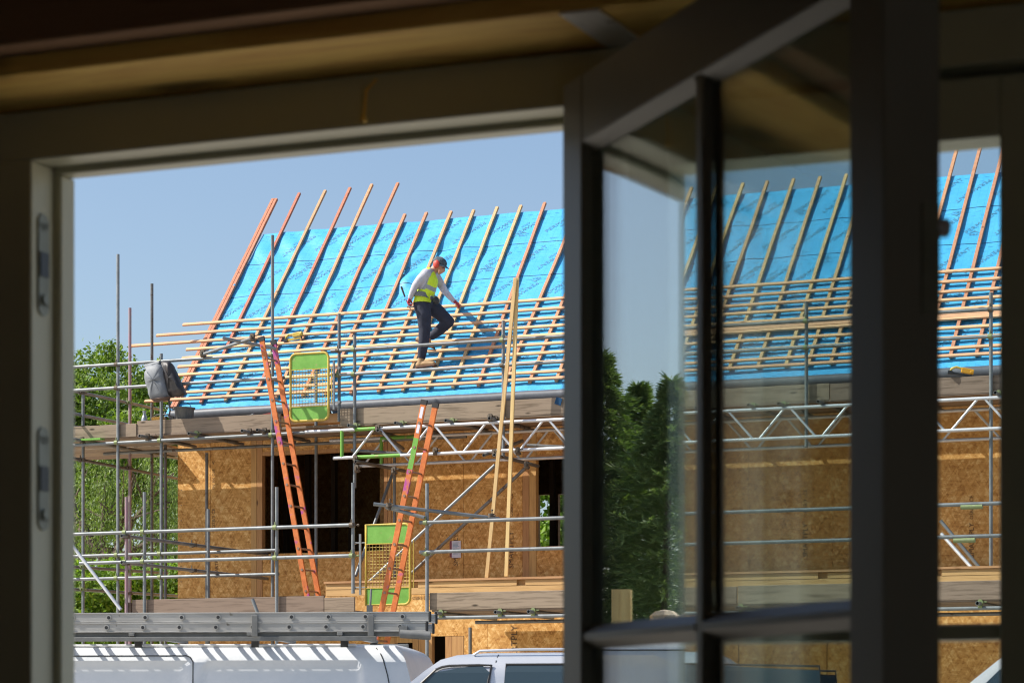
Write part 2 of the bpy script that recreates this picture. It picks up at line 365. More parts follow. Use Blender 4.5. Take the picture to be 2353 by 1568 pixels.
# ------------------------------------------------------------------ THE HOUSE
PH = R(46.4); CP, SP = math.cos(PH), math.sin(PH); EV, EZ = -.35, 6.16; SL = 4.48
UL, UR = -5.60, 9.2
def RF(u, s, h=0): return Vector((u, EV+s*CP-h*SP, EZ+s*SP+h*CP))
def roof_hit(px, py, h=0):
    rx = (px-HX)/FPX; k = rx*FC.s+FC.c; mm = (HY-py)/FPX; T = SP/CP; ev, ez = EV-h*SP, EZ+h*CP
    t = ((FC.ov+ev)*T-(ez-CZ))/(T*k-mm); return (t*(rx*FC.c-FC.s)+FC.ou, (k*t-FC.ov-ev)/CP)
house = Thing("timber_frame_house", "unfinished timber frame house with bare board walls and blue membrane roof", "house", FC, (0,0,0))
# bottom ends, then top ends, of the counter battens as they stand
bx_ = [(399.7,937.8),(462,927),(518.3,922),(584,917.3),(634.5,915),(695.6,911),(748,908.5),(806.5,906),(869.7,902),(925.7,899.5),(982.3,895.7),(1040.8,892),(1099,888),(1158,884),(1216.7,880.4),(1277.8,877)]
top_ = [459.5,446,439.8,433.4,426,422.7,494.5,490.7,488,484.8,478,474.6,468]
topx = [632,688.4,748,805,855,914.8,931,980.5,1037,1089,1143,1197.5,1252.3]
CB = []
for i, (x, y) in enumerate(bx_):
    u, s = roof_hit(x, y, .02)
    if i < len(top_):
        tx, ty = topx[i], top_[i]; u2, s2 = roof_hit(tx, ty, .02)
    else: u2, s2 = u, 4.70+random.uniform(-.05,.05)
    CB.append(((u+0), s, u2, s2))
du = (CB[15][0]-CB[1][0])/14
uu = CB[15][0]
tops = [roof_hit(1588,437,.02)[0], roof_hit(1707,424,.02)[0], roof_hit(1763,419,.02)[0], roof_hit(1824,412,.02)[0], roof_hit(1885,406,.02)[0], roof_hit(1946,399,.02)[0]]
n_gap = max(1, round((tops[0]-uu)/du))
for k in range(1, n_gap): CB.append((uu+(tops[0]-uu)*k/n_gap, .2, uu+(tops[0]-uu)*k/n_gap, 4.7))
for u in tops[:1]+[tops[0]+(tops[1]-tops[0])/2]+tops[1:]: CB.append((u, .2, u, 4.70))
u = tops[-1]
e1, e2 = roof_hit(2196.6,350,.02)[0], roof_hit(2251,345,.02)[0]
k_ = max(1, round((e1-u)/(e2-e1)))
for k in range(1, k_): CB.append((u+(e1-u)*k/k_, .2, u+(e1-u)*k/k_, 4.7))
CB.append((e1, .2, e1, 5.6)); CB.append((e2, .2, e2, 5.6))
for k in range(1, 5): CB.append((e2+k*(e2-e1), .2, e2+k*(e2-e1), 5.5))
# membrane surface height
def hm(u, s):
    h =   .018*noise.noise(Vector((u*1.3, s*1.1, 3))) + .006*noise.noise(Vector((u*4.1+s*1.5, s*3.0, 9)))
    a = (u+1.2)*.9+(s-2.3)*.35; q = math.exp(-((u+2.2)**2/.9+(s-3.0)**2/.8))
    h += .02*math.exp(-((u-2.6)**2/1.4+(s-3.2)**2/.7))*math.sin(u*9+s*4) + .022*q*math.sin((u*.8-s*1.2)*7.5+1.2*math.sin(u*3)) + .012*math.exp(-((u+5)**2/.6+(s-4.1)**2/.3))*math.sin(u*11+s*9)
    h += .010*math.exp(-((u+3.6)**2/1.2+(s-1.9)**2/1.2))*math.sin((u*1.1+s*.8)*9)
    fr = ((s-.24)/.85) % 1.0; h += .04*math.exp(-((u+2.45)**2/.012+(s-2.86)**2/.035)) + .016*math.exp(-((u+2.1)**2/.5+(s-3.0)**2/.9))*math.sin(u*7-s*5); return h + .004*(1-fr)
mb = MB(); NU, NS = 330, 96; u0, u1 = UL+.02, UR
for j in range(NS+1):
    s = -.10+(SL+.10)*j/NS
    for i in range(NU+1):
        u = u0+(u1-u0)*i/NU; e = .02*noise.noise(Vector((u*2.1,0,1))) if j in (0, NS) else 0
        mb.v.append(tuple(RF(u, s+e, hm(u, s))))
for j in range(NS):
    for i in range(NU): a = j*(NU+1)+i; mb.f.append((a, a+1, a+NU+2, a+NU+1))
mb.m = [0]*len(mb.f); mb.uv = []
for f in mb.f:
    for k in f:
        j, i = divmod(k, NU+1); mb.uv += [u0+(u1-u0)*i/NU, -.34+(SL+.10)*j/NS]
nf = len(mb.f)
def lay(u0_, s0_, ang):      # text placed on the sheet
    ca, sa = math.cos(ang), math.sin(ang)
    return lambda x, y: RF(u0_+x*ca-y*sa, s0_+x*sa+y*ca, hm(u0_+x*ca-y*sa, s0_+x*sa+y*ca)+.006)
def bba(u, s, ang):
    put_text(mb, "BBA", .062, lay(u, s, ang), 1, 1.25)
    L = lay(u, s, ang)
    for k in range(3):
        y = .03+.012*k; x = .10-.028*k
        mb.add([L(-x, y), L(0, y+.045), L(x, y), L(x-.02, y), L(0, y+.036), L(-x+.02, y)], [(0,5,4,1), (1,4,3,2)], 1)
rows = 6
for r in range(rows):
    s0 = -.53+.85*r; ph = r*.31
    for k in range(-1, 42):
        u = UL+ph+k*.50-.2
        if u < UL+.16 or u > UR-.3: continue
        up = k % 2 == 0; s = s0+.38
        if .15 < s < SL-.12:
            put_text(mb, "PERM", .108, (lambda L, d: (lambda x, y: L(x-d, y)))(lay(u, s, R(48) if up else R(228)), .125), 1, 1.12)
            L = lay(u, s, R(48) if up else R(228))
            for dx in (0, .055):
                mb.add([L(.012+dx,-.033), L(.024+dx,-.033), L(.056+dx,.040), L(.046+dx,.040)], [(0,1,2,3)], 1)
                mb.add([L(.046+dx,.040), L(.056+dx,.040), L(.086+dx,-.033), L(.076+dx,-.033)], [(0,1,2,3)], 1)
            put_text(mb, "VENT", .108, (lambda L: (lambda x, y: L(x+.232, y)))(L), 1, 1.12)
            put_text(mb, "APEX", .062, (lambda L: (lambda x, y: L(x+.03, y-.085)))(L), 1, 1.1)
        if k % 3 == 0 and .2 < s0+.72 < SL-.1: bba(u+.12, s0+.70, math.pi)
        if k % 3 == 1 and .2 < s0+.12 < SL-.1: bba(u-.05, s0+.13, 0)
        if k % 3 == 2 and .1 < s0+.05 < SL-.1: put_text(mb, "4224-3", .045, lay(u, s0+.0, 0), 1)
idx = len(mb.f)-nf
me_uv_extra = sum(len(f) for f in mb.f[nf:]); mb.uv += [0.0, 0.0]*me_uv_extra
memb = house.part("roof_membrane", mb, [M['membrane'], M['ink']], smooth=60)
mb = MB()      # back slope, gables
RV = EV+SL*CP; RZ = EZ+SL*SP
mb.add([(UL, RV+.02, RZ-.03), (UR, RV+.02, RZ-.03), (UR, RV*2-EV, EZ), (UL, RV*2-EV, EZ)], [(0,1,2,3)])
house.part("back_roof_slope", mb, M['membrane'])
BV = 5.9
for u_ in (UL+.03, UR-.03):
    mb = MB(); mb.add([(u_, 0.10, 0), (u_, BV, 0), (u_, BV, EZ-.2), (u_, RV, RZ-.12), (u_, 0.10, EZ+.2)], [(0,1,2,3,4)])
    house.part("gable_wall", mb, M['osb'])
for i, (ub, sb, ut, st) in enumerate(CB):
    mb = MB(); n_ = Vector((0, -SP, CP)); uc = (ub+ut)/2 if abs(ub-ut) < .35 else ub
    a, b = RF(ub if abs(ub-ut) < .35 else uc, sb, .034), RF(ut if abs(ub-ut) < .35 else uc, st, .034)
    if i == 0:
        mb.beam(a+Vector((-.028,0,0)), b+Vector((-.028,0,0)), .05, .05, n_, seg=8, jit=.002); mb.beam(a+Vector((.028,0,0)), b+Vector((.028,0,0)), .05, .045, n_, seg=8, jit=.002)
    else: mb.beam(a, b, .048, .040, n_, seg=8, jit=.003)
    mm = M['red_wood'] if i in (0, 1, 5, 3) else M['counter_pale'] if i in (9, 10, 11, 2) or 16 <= i <= 26 else M['counter']
    house.part("counter_batten", mb, mm, bevel=.002)
bat = [(420,745.5),(359.4,770),(301,794),(427.7,802.4),(418.1,822),(408.5,841.9),(406.9,861),(416.4,880.7),(424.8,900.6),(332.6,921)]
BS = []
for x, y in bat:
    u, s = roof_hit(x, y, .07); BS.append(s)
    mb = MB(); p, q = RF(u, s, .068), RF(UR-.1, s, .068); mb.beam(p, q, .05, .028, (0,-SP,CP), seg=26, jit=.004)
    house.part("batten", mb, M['batten'], bevel=.002)
for k in range(3):      # spare battens laid between two courses on the right
    s = (BS[4]+BS[5])/2 + (k-1)*.052; ua = roof_hit(1400,800,.07)[0]
    mb = MB().beam(RF(ua+k*.3, s, .069), RF(UR-.3, s, .069), .048, .027, (0,-SP,CP), seg=10, jit=.003); house.part("spare_batten", mb, M['batten'], bevel=.002)
# eaves roll, soffit, wall plate
mb = MB(); pr = []
for k in range(13):
    a = R(-100+k*20); pr.append((.085*math.cos(a), .075*math.sin(a)))
vs = []; cnt = 60
for i in range(cnt+1):
    u = UL+.1+(UR-UL-.1)*i/cnt; w_ = .006*noise.noise(Vector((u*1.7,5,0)))
    for c_, s_ in pr: vs.append((u, EV-.03-s_*.9, EZ-.075+c_+w_))
n_ = len(pr); mb.add(vs, [(i*n_+k, i*n_+(k+1) % n_, (i+1)*n_+(k+1) % n_, (i+1)*n_+k) for i in range(cnt) for k in range(n_)]+[tuple(range(n_)), tuple(reversed(range(cnt*n_, cnt*n_+n_)))])
house.part("eaves_roll", mb, M['gutter'], smooth=50)
house.part("fascia_board", MB().box((UL+.05, EV+.005, EZ-.30), (UR, EV+.035, EZ-.165)), M['ledge'])
house.part("soffit_board", MB().box((UL+.05, EV+.04, EZ-.27), (UR, -.022, EZ-.25)), M['ledge'])
# upper front wall with openings
ZF, ZT = 3.32, 5.93
def U(px, v=0, py=1200): return P(px, py, v).x
def Z(py, px, v=0): return P(px, py, v).z
o1a, o1b = U(603), U(881.6); o2a, o2b = U(1232), U(1500)
s1, h1 = Z(1268, 740), Z(1040, 740); s2, h2 = Z(1254, 1260), Z(1052, 1260)
j1, j2 = U(483.6), U(1065)
def wpan(a, b, z0, z1, v=0.0, nm="wall_panel"):
    return house.part(nm, MB().box((a, v, z0), (b, v+.018, z1)), M['osb'])
g_ = .003
wpan(UL+.005, j1-g_, ZF, ZT); wpan(j1+g_, U(577), ZF, ZT); wpan(o1a, o1b, ZF, s1); wpan(o1a, o1b, h1+.05, ZT)
wpan(U(900), j2-g_, ZF, ZT); wpan(j2+g_, U(1200), ZF, ZT); wpan(o2a, o2b, ZF, s2); wpan(o2a, o2b, h2+.05, ZT)
uR = U(1530); k = 0
while uR < UR-.1:
    wpan(uR+.05 if k == 0 else uR+g_, min(uR+1.22, UR), ZF, ZT); uR += 1.22; k += 1
for a, b in ((577,589.5),(590,602.5),(882,890),(890.6,899.5),(1200.5,1215),(1215.6,1231.5),(1500,1515),(1515.6,1532)):
    house.part("stud", MB().box((U(a)+.001, -.004, ZF), (U(b)-.001, .095, ZT)), M['stud'])
for (a, b, h) in ((o1a, o1b, h1), (o2a, o2b, h2)):
    house.part("lintel", MB().box((a, -.006, h), (b, .10, h+.055)), M['stud'])
for (a, b, s_) in ((o1a, o1b, s1), (o2a, o2b, s2)):
    house.part("sill_plate", MB().box((a, .02, s_-.04), (b, .13, s_+.004)), M['stud'])
# lower front wall to the left of the projecting ground floor, sole plate and foam
uLD = P(745, 1332, -2).x
wpan(UL+.005, uLD+.5, 0, 3.14); house.part("floor_edge", MB().box((UL, -.012, 3.145), (uLD+.5, .08, 3.315)), M['ledge'])
mb = MB(); pts = [(UL+.15+k*.022, -.016+random.uniform(-.004,.004), 3.19+random.uniform(-.022,.022)) for k in range(int((uLD-UL-.4)/.022))]
mb.sweep(pts, [random.choice((.004,.012,.02)) for _ in pts], n=5); house.part("expanding_foam", mb, M['amber'], smooth=80)
# inside: floors, back wall with an opening seen through the front one, cross walls
mb = MB(); mb.box((UL+.05, .10, 3.20), (UR, BV, 3.30)); house.part("upper_floor", mb, M['osb_shaded'])
bz0, bz1 = P(1260,1262,5.8).z, P(1260,1135,5.8).z; b0, b1 = P(1236,1200,5.8).x, P(1330,1200,5.8).x
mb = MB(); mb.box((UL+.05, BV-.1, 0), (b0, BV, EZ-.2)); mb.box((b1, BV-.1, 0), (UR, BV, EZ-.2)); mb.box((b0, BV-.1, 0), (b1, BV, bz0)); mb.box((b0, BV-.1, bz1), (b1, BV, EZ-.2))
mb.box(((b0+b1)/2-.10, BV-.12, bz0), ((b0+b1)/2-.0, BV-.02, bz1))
house.part("back_wall", mb, M['osb_shaded'])
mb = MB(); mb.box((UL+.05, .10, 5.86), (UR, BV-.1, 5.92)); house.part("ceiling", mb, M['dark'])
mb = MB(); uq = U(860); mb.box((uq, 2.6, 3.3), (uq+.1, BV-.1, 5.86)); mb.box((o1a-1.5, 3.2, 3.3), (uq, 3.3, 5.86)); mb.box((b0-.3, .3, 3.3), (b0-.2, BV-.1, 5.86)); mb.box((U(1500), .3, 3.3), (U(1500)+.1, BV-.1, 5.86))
house.part("inner_wall", mb, M['osb_shaded'])
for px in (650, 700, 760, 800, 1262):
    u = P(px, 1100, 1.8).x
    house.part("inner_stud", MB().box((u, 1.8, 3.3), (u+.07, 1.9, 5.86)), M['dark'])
# printing on the boards
for px in (413.5, 596, 1062, 1068):
    for k in range(9):
        q = P(px, 1055+k*35, 0); house.part("screw", MB().tube((q.x+.02, -.003, q.z), (q.x+.02, .001, q.z), .007, n=8), M['steel']) if px == 413.5 else None
def vtext(txt, px, py, size, v, up=True):
    p = P(px, py, v); s_ = 1 if up else -1; mb = MB()
    put_text(mb, txt, size, lambda x, y: (p.x-y*s_, v-.004, p.z+x*s_)); house.part("board_printing", mb, M['ink_black'])
vtext("SMARTPLY", 1174.5, 1262, .115, 0); vtext("OSB/3 . CE", 1174.5, 1160, .075, 0); vtext("EN300", 1174, 1090, .06, 0)
vtext("SMARTPLY", 1047.5, 1262, .10, 0); vtext("OSB/3 CE", 491, 1190, .075, 0); vtext("SMARTPLY", 498, 1300, .075, 0); vtext("EN 300 OSB", 491, 1100, .06, 0); vtext("< ", 491, 1060, .1, 0)
vtext("SMARTPLY", 2232, 1240, .10, 0); vtext("OSB/3 . CE", 2232, 1165, .07, 0); vtext("SMARTPLY", 1850, 1240, .10, 0); vtext("OSB/3 . CE", 1850, 1150, .07, 0)
# projecting ground floor
VG = -2.0; uA = uLD; zt = 3.40
gw = lambda a, b, z0, z1, nm="wall_panel": house.part(nm, MB().box((a, VG, z0), (b, VG+.018, z1)), M['osb'])
UG = lambda px: P(px, 1500, VG).x
zg = zt-.21; oa0, oa1, ob0, ob1 = UG(908), UG(948), UG(993), UG(1023); za, zb = P(930,1475,VG).z, P(1010,1460,VG).z
gw(uA, UG(1066)-.004, zb, zg); gw(uA, oa0-.12, 0, zb-.003); gw(UG(1066), UG(1120), 0, zg); 
ug = UG(1120)
while ug < UR: gw(ug+.006, ug+1.2, 0, zg); ug += 1.206
for a, b, z1_ in ((oa0-.118, oa0, zb-.005), (oa0, oa1, None), (oa1, oa1+.09, zb-.005), (oa1+.093, ob0-.003, zb-.005), (ob1, ob1+.10, zb-.005), (ob1+.104, UG(1066)-.004, zb-.005)):
    if z1_: house.part("stud", MB().box((a, VG-.004, 0), (b-.003, VG+.09, z1_)), M['stud'])
house.part("lintel", MB().box((oa0, VG-.005, za), (oa1-.003, VG+.09, zb-.005)), M['stud'])
mb = MB(); mb.box((uA, VG-.02, zt-.030), (UR, -.03, zt)); house.part("deck_sheet", mb, M['ledge'])
mb = MB(); u = uA+.02; a_ = 0
mb.box((uA+.02, VG+.004, zt-.205), (UR, VG+.05, zt-.115)); mb.box((uA+.02, VG+.052, zt-.20), (UR, VG+.08, zt-.034))
while u < UR-1:
    L_ = random.uniform(.9, 1.5); mb.box((u, VG, zt-.112), (min(u+L_, UR), VG+.05, zt-.034)); u += L_+.13
house.part("deck_rim", mb, M['ledge'])
mb = MB(); mb.box((uA+.01, VG+.02, 0), (uA+.05, 0, zt-.035)); house.part("side_wall", mb, M['osb'])
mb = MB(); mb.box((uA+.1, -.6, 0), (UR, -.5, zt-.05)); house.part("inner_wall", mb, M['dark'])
mb = MB()
p = P(1182, 1486, VG); put_text(mb, "SMARTPLY", .13, lambda x, y: (p.x-y, VG-.004, p.z+x)); house.part("board_printing", mb, M['ink_black'])
mb = MB(); p = P(1010, 1372, VG); put_text(mb, "OSB/3 EN300", .06, lambda x, y: (p.x+x-.25, VG-.004, p.z+y)); house.part("board_printing", mb, M['ink_black'])
# notice on the wall
a, b = P(1033.5, 1242, 0), P(1059, 1280, 0)
t = Thing("notice_sheet", "white paper notice with maroon edge pinned to the upper board wall", "notice", FC, (a.x, -.01, b.z))
t.part("paper", MB().box((a.x+.035, -.012, b.z), (b.x, -.006, a.z)), M['paper']); t.part("coloured_edge", MB().box((a.x, -.011, b.z+.01), (a.x+.034, -.006, a.z)), M['maroon'])
mb = MB()
for k in range(10): mb.box((a.x+.05, -.0145, a.z-.03-k*.018), (b.x-.02-random.random()*.04, -.0135, a.z-.024-k*.018))
t.part("print_lines", mb, M['ink'])

# ------------------------------------------------------------------ SCAFFOLD
scaf = Thing("scaffolding", "steel tube scaffolding with board platforms standing round the house front", "scaffolding", FC, (0, -1.5, 0))
TR = .0242; VO, VF = -1.5, -4.0
def tube(nm, p, q, m='steel', r=TR, hollow=True): return scaf.part(nm, MB().tube(p, q, r, n=12, hollow=hollow), M[m], smooth=40)
def pole(px, ytop, v, ybot=None, m='steel', py_ref=None, zb=0):
    a = P(px, ytop, v); b = (P(px, ybot, v).z if ybot else zb); return tube("pole", (a.x, v, b), (a.x, v, a.z), m)
ncoup = [0]
def coupler(p, axis='z', axis2='u', rusty=None):
    ncoup[0] += 1
    if ncoup[0] > 98: return
    p = Vector(p); ax = {'u': Vector((1,0,0)), 'v': Vector((0,1,0)), 'z': Vector((0,0,1))}
    a, b = ax[axis], ax[axis2]; mb = MB(); c = a.cross(b)
    mb.tube(p-a*.026, p+a*.026, .034, n=10); q = p-c*(.05 if c.y > 0 else -.05)
    mb.tube(q-b*.026, q+b*.026, .034, n=10)
    mb.beam(p-b*.05-c*.0, q-b*.05, .03, .03, a); mb.tube(p+b*.03+a*.0, p+b*.085, .008, n=6); mb.tube(p+b*.065, p+b*.085, .016, n=6); mb.tube(q+a*.03, q+a*.075, .009, n=6)
    m = M['coupler_rust'] if (rusty if rusty is not None else random.random() < .45) else M['coupler_green']
    scaf.part("coupler", mb, m, smooth=40)
tO = VO-.05     # rails hang on the outside of the poles
ZR1, ZR2, ZPL = 6.73, 6.38, 5.67
# main outer poles
XP = {}
for nm, px, yt, yb in (('a',271,584,None),('b',370.5,812,None),('c',626,540,None),('d',814.7,769.6,1120),('f',1156,736.5,1048.5),('g',1852,693,1027),('h',2276,672,1338)):
    pole(px, yt, VO, yb); XP[nm] = P(px, 900, VO).x
pole(779, 720.4, VO+.06, 968); XP['e'] = P(779, 900, VO).x
pole(380, 945, -.35, None, 'steel_dark'); pole(475, 1040, -.4, None, 'steel_dark'); pole(726, 838, -.4, 1390, 'steel'); pole(906, 1035, -.35, 1325, 'steel_dark')
# return along the gable
UG1 = -6.5
def rpole(px, yt, u, m='steel'):
    p = FC.PU(px, yt, u); tube("pole", (u, p.y, 0), (u, p.y, p.z), m); return p
r1 = rpole(191, 906, UG1); r2 = rpole(298.5, 707, UG1, 'steel_pink'); r3 = rpole(349, 651.6, -6.3, 'steel_dark')
for zz in (6.39, 6.05): tube("rail", (UG1-.05, -1.7, zz), (UG1-.05, 1.15 if zz > 6.2 else .1, zz))
pp = [FC.PU(162.5, 1300, UG1), FC.PU(407, 1318, UG1)]; tube("rail", (UG1-.05, pp[0].y-.3, 3.74), (UG1-.05, 1.3, 3.80)); tube("rail", (UG1-.05, -1.7, 3.41), (UG1-.05, 1.6, 3.45))
tube("ledger", (UG1-.05, -1.7, 5.38), (UG1-.05, 1.6, 5.34), 'steel_dark')
for r_ in (r1, r2): 
    for zz in (6.39, 3.76, 3.42, 5.37): coupler((UG1, r_.y, zz), 'z', 'v')
# front guard rails, upper lift
ua, ub_ = P(140, 850, VO).x, P(640, 815, VO).x; uc_, ud_ = P(764, 805, VO).x, 8.0
for zz in (ZR1, ZR2):
    tube("rail", (ua, tO, zz), (ub_ if zz > 6.5 else P(706, 860, VO).x-.35, tO, zz+.01)); tube("rail", (uc_, tO, zz), (ud_, tO, zz))
    for k in 'abcdefgh': coupler((XP[k], VO, zz), 'z', 'u')
# stub tubes that hold the top of the ladder
A0, A1 = P(512, 776, -2.2), P(634, 801, -1.62); B0, B1 = P(462, 815, -1.60), P(582, 776, -2.12)
tube("stub_tube", A0, A1); tube("stub_tube", B0, B1)
for q in (P(466, 816, -1.6), P(580, 779, -2.12), P(628, 800, -1.6)): coupler(q, 'u', 'v', True)
# platform of the upper lift: ledgers, transoms, boards, toe boards
tube("ledger", (P(150,1000,VO).x, tO, 5.56), (P(760,1000,VO).x, tO, 5.58)); tube("ledger", (P(150,1000,VO).x, -.42, 5.55), (P(1000,1000,VO).x, -.42, 5.55), 'steel_dark')
for px in (172, 323, 436, 558, 592.6, 802.7, 909.7, 1025.6, 1125.5, 1320, 1480, 1600, 1720, 1790, 1880, 1960, 2100, 2287):
    u = P(px, 990, -1.75).x; deep = 1.9 if u < UL-.2 else -.15
    tube("transom", (u, -1.78, 5.623), (u, deep, 5.623), 'steel_dark' if random.random() < .5 else 'steel')
    coupler((u, tO, 5.60), 'u', 'v')
ulist = [P(120,1000,VO).x, -4.62, -2.95, 1.0, 3.9, 6.0, 8.1]
for vi in range(5):
    v0 = VO+.04+vi*.232; u = -8.2-random.random()
    while u < 8:
        L_ = random.choice((3.9, 3.0, 3.9)); e = min(u+L_, 8.2)
        scaf.part("scaffold_board", MB().box((u+.005, v0, 5.648+random.uniform(0,.004)), (e-.005, v0+.225, 5.686)), M['board'], bevel=.004); u = e
for vi in range(6):      # boards of the return beyond the gable
    u0_ = UG1-.25-.0+vi*.0; v0 = -.26+vi*.232+.01
    scaf.part("scaffold_board", MB().box((-8.3, v0, 5.645), (UL-.12, v0+.225, 5.684)), M['board'], bevel=.004)
TB = VO-.0-.075
for (a, b, z0, zt_, vv) in ((150,313,5.655,5.85,-1.47),(314.5,644,5.668,5.885,-1.455),(781,1160,5.67,5.90,-1.465),(1161,1560,5.67,5.90,-1.465),(1562,1905,5.672,5.90,-1.46),(1907,2420,5.665,5.89,-1.465)):
    mb = MB().box((P(a,950,vv).x, vv, z0), (P(b,950,vv).x, vv+.036, zt_)); scaf.part("toe_board", mb, M['board'], bevel=.005)
mb = MB().box((P(163,1009,-1.6).x, -1.62, 5.62), (P(232,1009,-1.6).x, -1.50, 5.645)); scaf.part("painted_board_end", mb, M['green'])
# lattice beams under the platform
def lattice(v, uL, uR_, phase, m='alu'):
    zt_, zb_ = 5.58, 5.185; tube("lattice_chord", (uL-.45, v, zt_), (uR_, v, zt_), m); tube("lattice_chord", (uL, v, zb_), (uR_, v, zb_), m)
    mb = MB(); u = uL+phase; w_ = .35
    while u+.75 < uR_:
        mb.tube((u, v, zb_), (u+w_, v, zt_), .017, n=8); mb.tube((u+w_+.08, v, zt_), (u+2*w_+.08, v, zb_), .017, n=8); u += .865
    scaf.part("lattice_web", mb, M[m], smooth=40)
LV = -1.60
lattice(LV, P(766,1052,LV).x, 8.0, .30); lattice(-.45, P(905,1090,-.45).x-.6, 8.0, .1)
for px, v in ((785.5, LV-.001), (876, -.45)): 
    u = P(px, 1020, v).x; tube("green_post", (u, v, 5.20), (u, v, 5.57), 'green', .026)
for a, b, v, zz in ((816,868,LV,5.581),(816,920,LV,5.186),(875,960,-.45,5.58)): tube("green_sleeve", (P(a,1,v).x, v, zz), (P(b,1,v).x, v, zz), 'green', .0262, False)
for px, yy, yz in ((432,0,0),): pass
for a, b, va, vb in (((817,1059),(929,1081),-1.72,-.25),((1135,1044),(1236,1070),-1.75,-.3),((867.7,987.4),(926,1030),-1.75,-.5),((1111,1045),(1200,1012),-1.7,-.6),((806,1034),(960,1044),-1.5,-1.2),((1210,1022),(1293,1026),-1.4,-1.3)):
    tube("brace", P(*a, va), P(*b, vb), 'steel_dark')
for q in ((817,1058),(868,988),(1136,1044),(1126,963),(1210,1072),(1000,1040),(905,1085),(820,1080),(1190,1040)): coupler(P(*q, -1.62), 'u', 'v', True)
tube("brace", P(1137.6,1067,-1.55), P(840,1343,-1.75)); tube("brace", P(1214,1068,-.7), P(941.5,1319,-.9), 'steel_dark'); tube("brace", P(902,1087,-.45), P(816.7,1321.8,-1.4))
tube("brace", P(2160,1195,-1.2), P(2268,1325,-1.2)); tube("brace", P(2162,1225,-1.3), P(2262,1337,-1.55), 'alu')
# lower lift
zL1, zL2 = 4.015, 3.61
uF0, uF1 = P(140,1220,VF).x, P(816,1210,VF).x; uF2 = P(968,1202,VF).x
tf = VF-.05
tube("rail", (uF0, tf, zL1), (uF1, tf, zL1)); tube("rail", (P(188,1285,VF).x, tf, zL2), (uF1, tf, zL2)); tube("rail", (uF2, tf, zL1), (9.6, tf, zL1)); tube("rail", (uF2, tf, zL2+.02), (9.6, tf, zL2+.02))
for zz in (3.90, 3.555): tube("rail", (P(140,1290,VO).x, tO, zz), (P(644,1263,VO).x, tO, zz))
for px, yt, m_ in ((290.5,1141,'steel_pink'),(332,1129.5,'steel'),(635.7,1118,'steel'),(811,1108,'steel'),(981,1109.6,'steel')):
    pole(px, yt, VF, 1362 if px == 811 else None, m_)
    for zz in (zL1, zL2): coupler((P(px,1200,VF).x, VF, zz), 'z', 'u')
pole(2330, 1109, VF); pole(478.5, 1168.6, -2.2)
for k in 'ab':
    for zz in (3.90, 3.555, 5.57): coupler((XP[k], VO, zz), 'z', 'u', False)
coupler((XP['c'], VO, 5.57), 'z', 'u', False); coupler((XP['d'], VO, 5.57), 'z', 'u', False); coupler((XP['f'], VO, 5.57), 'z', 'u')
ur = P(292.7,1229.5,VF).x
tube("return_rail", (ur, VF-.15, 3.965), (ur+.02, -.02, 3.955)); tube("return_rail", (ur, VF-.15, 3.60), (ur+.02, -.02, 3.59), 'steel')
for zz in (3.96, 3.595): coupler((ur, VF, zz), 'z', 'v', True); coupler((ur+.02, -2.2, zz), 'z', 'v')
tube("brace", P(160,1244,-4.3), P(277.5,1399,-4.25), 'alu')
tube("brace", P(858,1157,-4.35), P(1142,1190,-3.55)); tube("brace", P(886,1164,-4.2), P(975,1188,-4.06)); coupler(P(1130,1184,-3.6), 'u', 'z', True); coupler(P(896,1160,-4.25), 'u', 'z', True)
tube("rail", P(1120,1192,-3.9), P(1145,1190,-3.6), 'steel_dark')
tube("ledger", (P(1000,1420,VF).x, VF+.05, 2.775), (9.6, VF+.05, 2.775)); tube("ledger", (P(1000,1420,VF).x, -2.7, 2.76), (9.6, -2.7, 2.76), 'steel_dark')
tube("ledger", (uF0, VF+.05, 2.775), (uF1, VF+.05, 2.775)); tube("ledger", (uF0, -.6, 2.77), (uLD-.1, -.6, 2.77), 'steel_dark')
for px in (200, 340, 480, 640, 790, 1010, 1146, 1222, 1400, 1700, 2000, 2250):
    u = P(px, 1410, VF).x; tube("transom", (u, VF-.12, 2.828), (u, -2.15 if px > 800 else -.1, 2.828))
    if px > 950: coupler((u, VF+.05, 2.80), 'u', 'v')
pole(1080, 1440, -2.5, None, 'steel_dark')
for vi in range(16):
    v0 = VF+.05+vi*.232
    if v0 < -2.25: scaf.part("scaffold_board", MB().box((P(988,1400,VF).x, v0, 2.855), (9.6, v0+.225, 2.893)), M['board'], bevel=.004)
    scaf.part("scaffold_board", MB().box((uF0, v0, 2.855), (P(812,1400,VF).x-.02*vi, v0+.225, 2.893)), M['board'], bevel=.004)
for a, b, z1_ in ((300,741,3.095),(742,811,3.07),(984,1300,3.10),(1302,1690,3.10),(1692,2080,3.105),(2082,2400,3.105)):
    scaf.part("toe_board", MB().box((P(a,1380,VF).x, VF+.035, 2.875), (P(b,1380,VF).x, VF+.071, z1_)), M['board'], bevel=.005)
scaf.part("board_end", MB().box((P(288,1380,VF).x, VF+.03, 2.875), (P(297,1380,VF).x, -3.0, 3.06)), M['board'])
def lap_tube(px, py, v, L_=.13):
    p = P(px, py, v); tube("sleeve", (p.x-L_, p.y, p.z), (p.x+L_, p.y, p.z), 'coupler_green', .031, False)
lap_tube(2232, 1163, tf-VF+VF+.0); lap_tube(2215,1240,tf)
p = P(592,1397,VF-.2); tube("stub_tube", (p.x, VF-.2, p.z-.06), (p.x-.07, VF-.22, p.z+.13))
